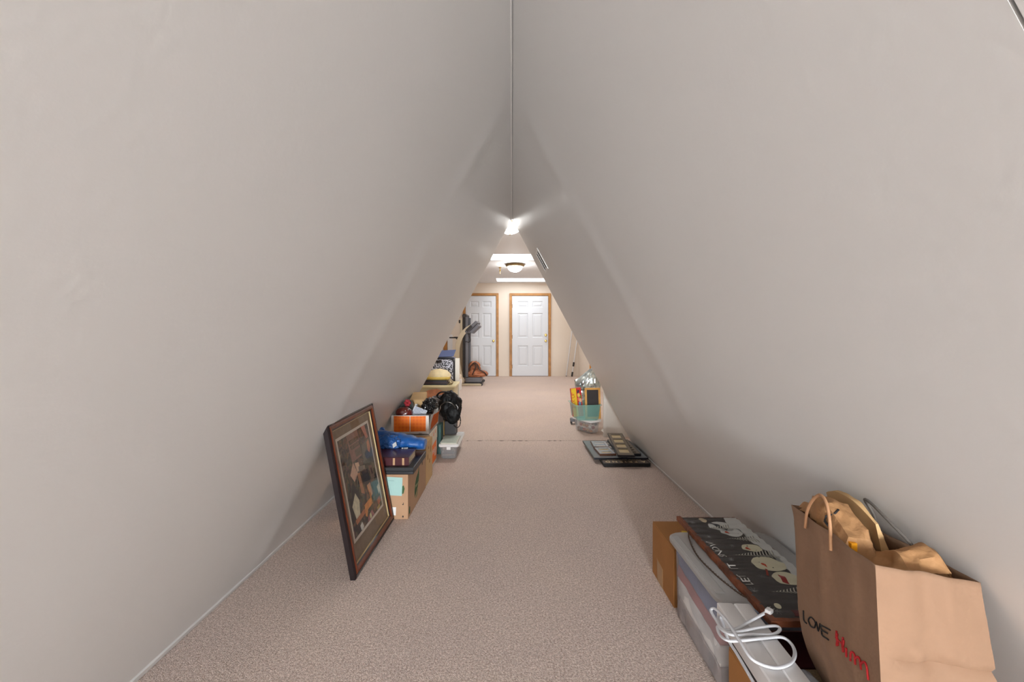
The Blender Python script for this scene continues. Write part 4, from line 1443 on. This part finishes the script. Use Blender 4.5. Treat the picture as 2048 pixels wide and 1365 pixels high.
collage('photo_frame', 'black photo frame with a row of small square holes beside the sloping wall', .185, .44, .020, [(.13, .16, .03 + .066 * k, .055 + .066 * k) for k in range(6)], Mc2, m_fbrn, m_fdark, mat('hole_black', S(14, 12, 14), .6))
Md2 = Matrix.Translation((.868, 3.268, .082)) @ Matrix.Rotation(math.radians(-4), 4, 'Z') @ Matrix.Rotation(math.radians(6), 4, 'X')
collage('photo_frame', 'long bronze photo frame with four tan windows on top of the frame stack', .128, .50, .014, [(.022, .106, .05 + .112 * k, .135 + .112 * k) for k in range(4)], Md2, m_fbrn, m_fdark, m_mount2)

# ------------------------------------------------------------------ near right: carton, tote, sign
kx = carton('brown_carton', 'brown carton with loose flaps and yellow sticker behind the big clear tote', .641, 1.0, 1.585, 1.826, 0, .232, m_card_d, seam='x')
flat('yellow_sticker', [(.718, 1.690), (.772, 1.685), (.775, 1.728), (.735, 1.735)], Matrix.Translation((0, 0, .2322)), mat('yellow_sticker', S(222, 186, 40), .5), kx)
RK = basis((.641, 0, 0), (0, -1, 0), (0, 0, 1))              # left face, normal -X
flat('packing_tape', [(-1.765, .002), (-1.700, .002), (-1.700, .085), (-1.765, .095)], RK, m_tape, kx)

tote = thing('clear_tote', 'big frosted storage tote with clear lid under the snowman sign', 'tote', (.81, 1.37, 0))
m_frost = mat('frosted_plastic', S(206, 208, 214), .35, alpha=.24)
m_flid = mat('frosted_lid', S(196, 193, 190), .3, alpha=.72)
bm = nb()
tub(bm, .622, .990, 1.178, 1.560, .001, .292, rim=.006, taper=.010, rad=.035, t=.004)
link('body', bm, m_frost, tote, smooth=True, angle=40)
bm = nb()
rbox(bm, .606, 1.004, 1.160, 1.576, .284, .308, .045, .006)
lid = link('lid', bm, m_flid, tote, smooth=True, angle=40)
bm = nb()
for a in ((.612, .640, 1.20, 1.54),):
    box(bm, a[0], a[1], a[2], a[3], .307, .3105, .003)
link('lid_ridge', bm, m_flid, lid)
# folded clothes seen through the side
for k, (z0_, z1_, c, lab) in enumerate(((.012, .085, S(168, 156, 152), 'grey'), (.088, .150, S(246, 238, 232), 'white'), (.153, .195, S(190, 96, 90), 'dusty red'), (.198, .270, S(112, 126, 170), 'slate blue'))):
    bm = nb()
    bmesh.ops.create_cube(bm, size=1)
    bmesh.ops.subdivide_edges(bm, edges=bm.edges[:], cuts=9, use_grid_fill=True)
    for v in bm.verts:
        u = v.co.copy()
        e = Vector((.646 + (u.x + .5) * .30, 1.215 + (u.y + .5) * .31, z0_ + (u.z + .5) * (z1_ - z0_)))
        n = noise.noise(e * 14 + Vector((k * 3, 0, 0)))
        e.z += .003 * n + .024 * u.y * min(1, (e.z - .008) / .05)
        e.x += -.013 + .008 * noise.noise(e * 20)
        e.z = max(e.z, .0075)
        e.z = min(e.z, .276)
        v.co = e
    tag(link('folded_garment', bm, mat('garment_%d' % k, c, .9, var=(16, .12, 3)), smooth=True), 'folded %s garment showing through the side of the big clear tote' % lab, 'clothes')

# the sign
SY0, SLEN, SX0, SWID, SZ = 1.057, .61, .690, .238, .3115
sg = thing('snowman_sign', 'dark corrugated metal sign with snowmen and lettering lying on the clear tote', 'sign', (SX0 + SWID / 2, SY0 + SLEN / 2, SZ))
def sz(y):
    return SZ + .0155 + .0018 * math.sin(2 * PI * y / .0385)
def corr_mat():
    m = mat('corrugated_dark', S(110, 105, 103), .36, var=(5, .12, 4), spec=.6)
    return m
bm = nb()
prev = None
for i in range(181):
    y = SY0 + .012 + (SLEN - .024) * i / 180
    row = [bm.verts.new((SX0 + .006 + (SWID - .010) * k / 4, y, sz(y))) for k in range(5)]
    if prev:
        for k in range(4):
            bm.faces.new((prev[k], prev[k + 1], row[k + 1], row[k]))
    prev = row
bmesh.ops.solidify(bm, geom=bm.faces[:], thickness=.0015)
sheet = link('metal_sheet', bm, corr_mat(), sg, smooth=True, angle=60)
m_rust = mat('rustic_wood', S(112, 60, 34), .6, var=(22, .35, 5), bump=(50, .5, .006))
def rough_bar(x0, x1, y0, y1, z0, z1, axis):
    bm = nb()
    bmesh.ops.create_cube(bm, size=1)
    bmesh.ops.subdivide_edges(bm, edges=[e for e in bm.edges if abs((e.verts[0].co - e.verts[1].co)[axis]) > .5], cuts=40)
    for v in bm.verts:
        p = Vector((x0 + (v.co.x + .5) * (x1 - x0), y0 + (v.co.y + .5) * (y1 - y0), z0 + (v.co.z + .5) * (z1 - z0)))
        p += Vector((.003, 0, .0015)) * noise.noise(p * 60)
        p.z = max(p.z, SZ)
        v.co = p
    return bm
link('wood_edge', rough_bar(SX0 - .004, SX0 + .012, SY0, SY0 + SLEN, SZ, SZ + .017, 1), m_rust, sg)
link('wood_edge', rough_bar(SX0 + SWID - .012, SX0 + SWID, SY0, SY0 + SLEN, SZ, SZ + .012, 1), m_rust, sg)
link('wood_edge', rough_bar(SX0 + .012, SX0 + SWID - .012, SY0, SY0 + .013, SZ, SZ + .017, 0), m_rust, sg)
link('wood_edge', rough_bar(SX0 + .012, SX0 + SWID - .012, SY0 + SLEN - .008, SY0 + SLEN, SZ, SZ + .011, 0), m_rust, sg)
link('back_board', B(SX0 + .01, SX0 + SWID - .01, SY0 + .01, SY0 + SLEN - .01, SZ, SZ + .008), m_rust, sg)
def slice_y(bm, step=.0045):
    y0_, y1_ = min(v.co.y for v in bm.verts), max(v.co.y for v in bm.verts)
    k_ = math.ceil(y0_ / step)
    while k_ * step < y1_:
        bmesh.ops.bisect_plane(bm, geom=bm.verts[:] + bm.edges[:] + bm.faces[:], plane_co=(0, k_ * step, 0), plane_no=(0, 1, 0))
        k_ += 1
def on_sign(name, polys, col, lift=.0008, parent=None, rough=.5):
    """printed shape on the corrugations; u along the sign, v up it (towards the viewer's left)"""
    bm = nb()
    for pts in polys:
        bm.faces.new([bm.verts.new((SX0 + SWID - v, SY0 + u, 0)) for u, v in pts])
    bmesh.ops.triangulate(bm, faces=bm.faces[:])
    slice_y(bm)
    for v in bm.verts:
        v.co.z = sz(v.co.y) + lift
    return link(name, bm, mat('sign_ink_%d_%d_%d' % tuple(int(c * 255) for c in col), col, rough), parent or sheet, smooth=True, face=Vector((0, 0, 1)))
def ell(u, v, a, b_, n=20):
    return [(u + a * math.cos(2 * PI * k / n), v + b_ * math.sin(2 * PI * k / n)) for k in range(n)]
C_SNOW, C_CREAM = S(206, 206, 202), S(214, 208, 180)
# snow bank along the foot of the picture
bank = [(.012, .004)] + [(.596, .004)] + [(.596 - .584 * k / 16, .034 + .012 * math.sin(k * 1.3) + (.02 if k < 6 else 0)) for k in range(17)]
on_sign('snow_bank', [bank], C_SNOW, .0007)
for u, v, a, b_, c in ((.575, .150, .020, .014, S(196, 178, 150)), (.52, .100, .040, .052, C_SNOW), (.475, .088, .034, .040, C_SNOW), (.36, .078, .026, .034, C_CREAM), (.262, .082, .042, .052, C_CREAM), (.185, .072, .034, .045, C_CREAM), (.06, .186, .009, .009, C_CREAM), (.03, .10, .02, .022, C_CREAM)):
    on_sign('snowman_print', [ell(u, v, a, b_)], c, .0010)
for u, v in ((.472, .104), (.357, .092), (.256, .10)):
    on_sign('nose_print', [[(u - .011, v - .004), (u + .004, v + .006), (u + .008, v + .001), (u + .002, v - .006)], ell(u + .004, v + .002, .006, .006, 10)], S(190, 74, 44), .0014)
for u, v in ((.49, .10), (.46, .07), (.372, .088), (.345, .072), (.275, .105), (.245, .078), (.52, .11), (.54, .08), (.30, .09)):
    on_sign('dot_print', [ell(u, v, .0022, .0022, 8)], S(40, 38, 40), .0014)
on_sign('scarf_print', [[(.195, .075), (.208, .088), (.17, .098), (.155, .085)]], S(150, 40, 36), .0014)
on_sign('scarf_print', [[(.235, .104), (.24, .108), (.205, .125), (.20, .12)]], S(150, 60, 44), .0014)
on_sign('ribbon_print', [[(.545, .14), (.56, .13), (.50, .085), (.485, .10)]], S(64, 66, 72), .0014)
on_sign('red_patch_print', [[(.02, .135), (.045, .135), (.045, .16), (.02, .165)]], S(96, 40, 40), .0009)
def tree(u, v, h, w, n):
    polys, dark_strokes = [], []
    for k in range(n):
        vv = v - h * (k + .5) / n
        ww = w * (k + 1.0) / n
        for s in (-1, 1):
            polys.append([(u, vv), (u, vv - .0036), (u + s * ww, vv - .0100), (u + s * ww, vv - .0068)])
            dark_strokes.append([(u, vv - .0035), (u, vv - .005), (u + s * ww * .9, vv - .0115), (u + s * ww * .9, vv - .0100)])  # dark printed strokes below the pale branches
    on_sign('tree_print', polys, S(214, 210, 196), .0017)
    on_sign('tree_print', dark_strokes, S(36, 36, 38), .0018)
for a in ((.51, .168, .09, .022, 9), (.423, .140, .11, .024, 11), (.319, .166, .14, .026, 13), (.123, .166, .13, .026, 12)):
    tree(*a)
def flake(u, v, r):
    polys = []
    for k in range(4):
        a = k * PI / 4 + .2
        c, s = math.cos(a), math.sin(a)
        q = .0007
        polys.append([(u + c * r - s * q, v + s * r + c * q), (u + c * r + s * q, v + s * r - c * q), (u - c * r + s * q, v - s * r - c * q), (u - c * r - s * q, v - s * r + c * q)])
    on_sign('snowflake_print', polys, S(150, 148, 146), .0012)
for a in ((.127, .211, .014), (.196, .146, .012), (.038, .202, .014), (.376, .14, .010), (.44, .19, .009), (.50, .205, .009), (.555, .20, .010), (.29, .19, .009), (.575, .215, .006), (.34, .20, .007)):
    flake(*a)
# lettering runs away from the viewer, tops towards the wood edge
def sign_text(s, u, v, size):
    M = basis((SX0 + SWID - v, SY0 + u, 0), (0, 1, 0), (-1, 0, 0))
    bm = text_bm(s, size, M, 0.0)
    bmesh.ops.triangulate(bm, faces=bm.faces[:])
    slice_y(bm)
    for v_ in bm.verts:
        v_.co.z = sz(v_.co.y) + .0022
    return link('lettering', bm, mat('sign_white', S(226, 222, 216), .5), sheet, face=Vector((0, 0, 1)))
sign_text('LET', .178, .207, .036)
sign_text('IT', .248, .207, .036)
sign_text('SNOW', .352, .207, .034)
# twisted hanging wire on the lid
wp = catmull([(SX0 - .001, 1.555, SZ + .010), (.672, 1.52, .3135), (.654, 1.45, .3135), (.645, 1.38, .3135), (.650, 1.31, .3135), (.660, 1.25, .3135), (.676, 1.19, .3145), (SX0 - .002, 1.162, SZ + .006)], 16)
for ph in (0, PI):
    bm = nb()
    tube(bm, [p + Vector((.0022 * math.cos(i * .9 + ph), 0, .0018 + .0018 * math.sin(i * .9 + ph))) for i, p in enumerate(wp)], .0013, 6)
    link('hanging_wire', bm, mat('rusty_wire', S(84, 62, 46), .5, metal=.5), sg, smooth=True)

# ------------------------------------------------------------------ nearest pile: brown box, lamp bar, paper bag
kb = carton('brown_carton', 'brown carton carrying the paper shopping bag and the white lamp bar', .622, 1.02, .60, 1.150, 0, .19, m_card_d, seam='x')
t = thing('maroon_book', 'dark maroon book with pale page edges under the end of the snowman sign', 'book', (.74, 1.07, .19))
m_mb = mat('dark_maroon', S(66, 18, 22), .4)
link('cover', B(.702, .86, 1.02, 1.142, .1905, .195), m_mb, t)
link('cover', B(.702, .86, 1.02, 1.142, .232, .2365), m_mb, t)
link('page_block', B(.705, .858, 1.024, 1.139, .195, .232), mat('page_edges', S(222, 205, 172), .8), t)
tag(link('black_book', B(.626, .674, .62, 1.140, .1905, .2695, .003), mat('black_cloth_cover', S(44, 40, 42), .7)), 'long dark box lying under the white lamp bar', 'box')
bm = blob((.706, .93, .235), (.022, .06, .045), .2, 2.2, 4, 77, floor=.1905)
tag(link('plastic_wrap', bm, mat('clear_wrap', S(214, 214, 220), .15, alpha=.6), smooth=True), 'crumpled clear plastic wrap between lamp bar and paper bag', 'wrap')
# lamp bar
lb0, lb1 = Vector((.6335, 1.146, .270)), Vector((.600, .62, .270))
lm = thing('lamp_bar', 'long white plastic lamp bar wrapped in its own white cord', 'lamp', lb0)
dL = (lb1 - lb0).normalized()
ML = basis(lb0, (dL.y * -1, dL.x, 0), tuple(-dL))          # x across, y back along the bar
LLen = (lb1 - lb0).length
m_lamp = mat('white_abs', S(246, 243, 242), .35)
bm = nb()
rbox(bm, -.046, -.0009, -LLen, 0, .0005, .048, .003, .003, ML)
rbox(bm, .0009, .046, -LLen, 0, .0005, .048, .003, .003, ML)
link('housing', bm, m_lamp, lm, smooth=True, angle=40)
bm = nb()
box(bm, -.0012, .0012, -LLen + .004, -.004, .002, .044, 0, ML)
link('groove', bm, m_lamp, lm)
zc = .323
C = lambda x, y, dz=0.0: GP(1340 + x / 6.827, 1165 + y / 6.827, zc + dz)
cord = [C(1335, 400, .004), C(1100, 530), C(890, 645), C(720, 640, -.004), C(630, 520, -.01), C(560, 395, -.008), C(600, 360), C(690, 430, .006), C(800, 570, .008), C(950, 800, .008), C(1080, 1010, .004), C(1230, 1115), C(1450, 1170), C(1640, 1110), C(1705, 985, -.004), C(1660, 850, -.004), C(1530, 755), C(1300, 765), C(1000, 795, .003), C(800, 800, -.004), C(680, 720, -.012), C(650, 610, -.012), C(730, 670, -.004), C(870, 725, .004), C(1100, 715), C(1400, 715), C(1500, 650, -.002), C(1440, 600), C(1200, 625), C(950, 675, .003), C(780, 690), C(690, 600, -.01), C(660, 480, -.02), C(700, 500, -.03), C(760, 700, -.035), C(830, 850, -.040), C(900, 960, -.040), C(1000, 1130, -.040), C(1130, 1360, -.040), C(1200, 1500, -.040)]
bm = nb()
tube(bm, cord, .0042, 8, 8, flat=.75)
link('cord', bm, mat('white_cord', S(226, 226, 230), .4), lm, smooth=True)
pl = C(1350, 410, .006)
Mp = Matrix.Translation(pl) @ Matrix.Rotation(math.radians(35), 4, 'Z')
pg = link('plug', B(-.009, .011, -.008, .008, -.006, .008, .003, Mp), m_lamp, lm)
bm = nb()
for s in (-1, 1):
    box(bm, .011, .022, s * .005 - .001, s * .005 + .001, -.003, .004, 0, Mp)
link('plug_blades', bm, mat('nickel', S(190, 190, 190), .25, metal=1), pg)

# paper shopping bag
pb = thing('paper_bag', 'large brown paper shopping bag lettered LOVE Him, leaning on the sloping wall', 'bag', (.77, .85, .19))
m_kraft = mat('kraft_paper', S(154, 121, 96), .8, var=(5, .06, 4), bump=(13, .4, .02))
top = [Vector((.643, .708, .680)), Vector((.700, 1.002, .660)), Vector((.815, .985, .650)), Vector((.822, .702, .652))]
bot = [Vector((.712, .690, .192)), Vector((.795, .985, .192)), Vector((.960, .975, .192)), Vector((.880, .685, .192))]
NS, NH = 26, 44
def bag_pt(s, f):
    """s in 0..4 around (0 = near left corner, 1 = far left ...), f 0 bottom .. 1 top"""
    i = int(s) % 4
    q = s - int(s)
    b_ = bot[i].lerp(bot[(i + 1) % 4], q)
    t_ = top[i].lerp(top[(i + 1) % 4], q)
    p = b_.lerp(t_, f)
    # belly: sides stay upright and tuck in only near the base on the visible left face
    if i in (0, 3):
        g = min(1, f / .5)
        k_ = (1 - (1 - g) ** 2) - f
        p.x += (t_ - b_).x * k_ * (1 if i == 0 else 1 - q if False else (q if i == 3 else 1)) * .9
    c = sum(bot, Vector()) / 4
    c = c.lerp(sum(top, Vector()) / 4, f)
    out = (p - c)
    out.z = 0
    out.normalize()
    edge = math.sin(PI * q)
    p2 = p * 9
    cr_ = abs(noise.noise(Vector((p.x * 9, p.y * 9, p.z * 6)) + Vector((5, 1, 2))))
    wr_ = noise.noise(p2) * .005 + (.006 - min(cr_, .30) * .030) * (.45 + .55 * (1 - f)) + (.003 - min(abs(noise.noise(p * 17)), .25) * .012)
    p += out * wr_ * (.25 + .75 * edge)
    if i == 3:                              # gusset crease down the side towards the viewer
        p += Vector((0, 1, 0)) * (.016 * math.exp(-((q - .5) / .12) ** 2) * (.3 + .7 * f) * .5)
        p.y += .007 * math.exp(-((f - .66) / .012) ** 2) * (1 if q < .85 else 0)
    if i == 0:                              # pleats of the lettered face
        p.x += .0035 * math.sin(q * 15 + 1.2) * f ** 3 * edge
    lim = (WW - SL * p.z) - .006
    if p.x > lim:
        p.x = lim
    return p
bm = nb()
ringsb = []
for h in range(NH + 1):
    f = h / NH
    ringsb.append([bm.verts.new(bag_pt(4 * k / (4 * NS), f)) for k in range(4 * NS)])
n = 4 * NS
for a, b_ in zip(ringsb, ringsb[1:]):
    for k in range(n):
        bm.faces.new((a[k], a[(k + 1) % n], b_[(k + 1) % n], b_[k]))
bm.faces.new(ringsb[0][::-1])
bm_ring_top = [v.co.copy() for v in ringsb[-1]]
pbody = link('body', bm, m_kraft, pb, smooth=True, angle=50)
so = pbody.modifiers.new('paper', 'SOLIDIFY')
so.thickness = .0012
so.offset = -1
# handwriting on the face towards the passage
def on_face(strokes, r, m, name):
    bm = nb()
    for st in strokes:
        P = []
        for q, f in catmull([(a, b_, 0) for a, b_ in st], 5) if False else [(c.x, c.y) for c in catmull([(a, b_, 0) for a, b_ in st], 6)]:
            p = bag_pt(q, f)
            e1 = bag_pt(q + .01, f) - p
            e2 = bag_pt(q, f + .01) - p
            nn = e1.cross(e2).normalized()
            if nn.x > 0:
                nn = -nn
            P.append(p + nn * .0012)
        tube(bm, P, r, 6)
    return link(name, bm, m, pbody, smooth=True)
def word(strokes, q0, q1, f0, f1, fh_):
    """strokes in 0..1 boxes; q runs from far (q0) to near (q1) as one reads"""
    out = []
    for st in strokes:
        out.append([(q0 + (q1 - q0) * x, (f0 + (f1 - f0) * x) + fh_ * (y - .5)) for x, y in st])
    return out
LOVE = [[(0, 1), (.02, .5), (.04, .05), (.16, .0)], [(.24, .1), (.2, .45), (.3, .85), (.44, .6), (.42, .1), (.3, -.02), (.24, .1)], [(.48, .75), (.58, .05)], [(.58, .05), (.70, .85)], [(.78, .85), (.78, .05)], [(.78, .85), (1.0, .82)], [(.78, .48), (.95, .45)], [(.78, .05), (1.0, .0)]]
HIM = [[(0, 1), (.03, .5), (.02, .1)], [(.24, 1), (.22, .5), (.23, .1)], [(.0, .58), (.26, .52)], [(.37, .62), (.37, .1)], [(.49, .1), (.51, .62), (.60, .66), (.62, .1)], [(.62, .45), (.70, .68), (.76, .6), (.78, .1)], [(.78, .45), (.88, .74), (.95, .62), (.98, -.05)], [(.04, .9), (.06, .2)], [(.27, .9), (.27, .2)]]
m_marker = mat('black_marker', S(28, 26, 28), .6)
m_redm = mat('red_marker', S(196, 28, 36), .6)
LQ = dict(q0=.865, q1=.50, f0=.475, f1=.545, fh_=.052)
on_face(word(LOVE, **LQ), .0016, m_marker, 'lettering')
on_face(word(HIM, .43, .10, .555, .58, .066), .0019, m_redm, 'lettering')
# twisted paper handle on the lettered face, wire-grey handle at the wall side
bm = nb()
tube(bm, [(.678, .925, .640), (.677, .918, .68), (.680, .905, .712), (.682, .885, .732), (.676, .860, .724), (.666, .838, .69), (.660, .828, .640)], .0032, 8, 8)
link('handle', bm, mat('twisted_kraft', S(190, 142, 104), .7), pb, smooth=True)
bm = nb()
tube(bm, [(.800, .875, .640), (.790, .872, .69), (.778, .882, .722), (.775, .862, .722), (.772, .82, .705), (.782, .775, .67), (.79, .765, .63)], .0030, 8, 8)
link('handle', bm, mat('grey_cord', S(104, 98, 92), .7), pb, smooth=True)

# crumpled paper bags stuffed inside
m_kraft2 = mat('kraft_paper_warm', S(178, 132, 88), .75, var=(6, .07, 4), bump=(16, .6, .025))
def into_bag(p):
    if p.z > .672:
        return p
    f = max(0, min(1, (p.z - .192) / (.66 - .192)))
    q = [bot[i].lerp(top[i], f) for i in range(4)]
    cen = sum(q, Vector()) / 4
    for i in range(4):
        a, b_ = q[i], q[(i + 1) % 4]
        n_ = Vector((-(b_ - a).y, (b_ - a).x, 0)).normalized()
        if n_.dot(cen - a) < 0:
            n_ = -n_
        d_ = n_.dot(Vector((p.x - a.x, p.y - a.y, 0)))
        m_ = .022 if p.z < .655 else .006
        if d_ < m_:
            p = p + n_ * (m_ - d_)
    return p
def crumple(cx, cy, cz, w, l, h, seed, amp=.012, round_=.0, yaw=0.0, lean=0.0):
    bm = nb()
    bmesh.ops.create_cube(bm, size=1)
    bmesh.ops.subdivide_edges(bm, edges=bm.edges[:], cuts=22, use_grid_fill=True)
    M = Matrix.Translation((cx, cy, cz)) @ Matrix.Rotation(yaw, 4, 'Z') @ Matrix.Rotation(lean, 4, 'Y')
    for v in bm.verts:
        c = v.co.copy()
        r = Vector((c.x * 2, c.y * 2, c.z * 2))
        if r.z > 0:                          # pinch the top
            c.x *= 1 - .45 * r.z ** 2
            c.z -= round_ * (r.y ** 2) * r.z
        p = M @ Vector((c.x * w, c.y * l, c.z * h))
        n = c.normalized()
        n = (M.to_3x3() @ n)
        q = p * 11 + Vector((seed, 0, 0))
        d = (.5 - 2 * abs(noise.noise(q))) * amp + (.4 - 1.6 * abs(noise.noise(q * 2.3))) * amp * .5
        p += n * d
        lim = WW - SL * p.z - .012
        p.x = min(p.x, lim)
        v.co = into_bag(p)
    return bm
t = thing('inner_bag', 'crumpled brown paper bag with black arrow mark stuffed in the shopping bag', 'bag', (.73, .86, .5))
bm = crumple(.715, .893, .580, .072, .185, .258, 3, .020, .12, math.radians(-11))
ib = link('body', bm, m_kraft2, t, smooth=True, angle=35)
from mathutils.bvhtree import BVHTree
tree_ = BVHTree.FromPolygons([ib.matrix_world @ v.co for v in ib.data.vertices] if False else [t.matrix_world @ v.co for v in ib.data.vertices], [tuple(p.vertices) for p in ib.data.polygons])
def stroke_on(tree, pix):
    out = []
    eye = Vector((0, 0, CH))
    for px, py in pix:
        d = Vector(((px - 1024) / F, 1, -(py - HZ) / F)).normalized()
        h = tree.ray_cast(eye, d)
        if h[0] is not None:
            out.append(h[0] - d * .0008)
    return out
bm = nb()
for st in ([(1671, 1020), (1664, 1027), (1655, 1031), (1646, 1033), (1644, 1041), (1648, 1050)], [(1643, 1043), (1650, 1053), (1652, 1041)]):
    P = stroke_on(tree_, [(x + 6, y) for x, y in st])
    if len(P) > 1:
        tube(bm, P, .0022, 6)
if not bm.verts:
    tube(bm, [(.686, .872, .690), (.680, .852, .678)], .0022, 6)
link('arrow_print', bm, m_ink, ib, smooth=True)
tag(link('crushed_bag', crumple(.758, .762, .560, .105, .100, .240, 9, .022, .20, math.radians(-6)), m_kraft2, smooth=True, angle=35), 'crushed plain brown paper bag at the wall end of the shopping bag', 'bag')
tag(link('folded_bag', crumple(.790, .900, .600, .014, .16, .250, 15, .006, .10, math.radians(-9), math.radians(-14)), mat('kraft_paper_pale', S(206, 168, 118), .75, bump=(50, .08, .004)), smooth=True, angle=35), 'flat folded paper bag tucked between arrow-marked bag and sloping wall', 'bag')
tag(link('orange_tag', B(.675, .687, .795, .835, .655, .672, .001), mat('orange_tag', S(240, 160, 20), .5)), 'small bright orange tag peeking out at the shopping bag rim', 'tag')
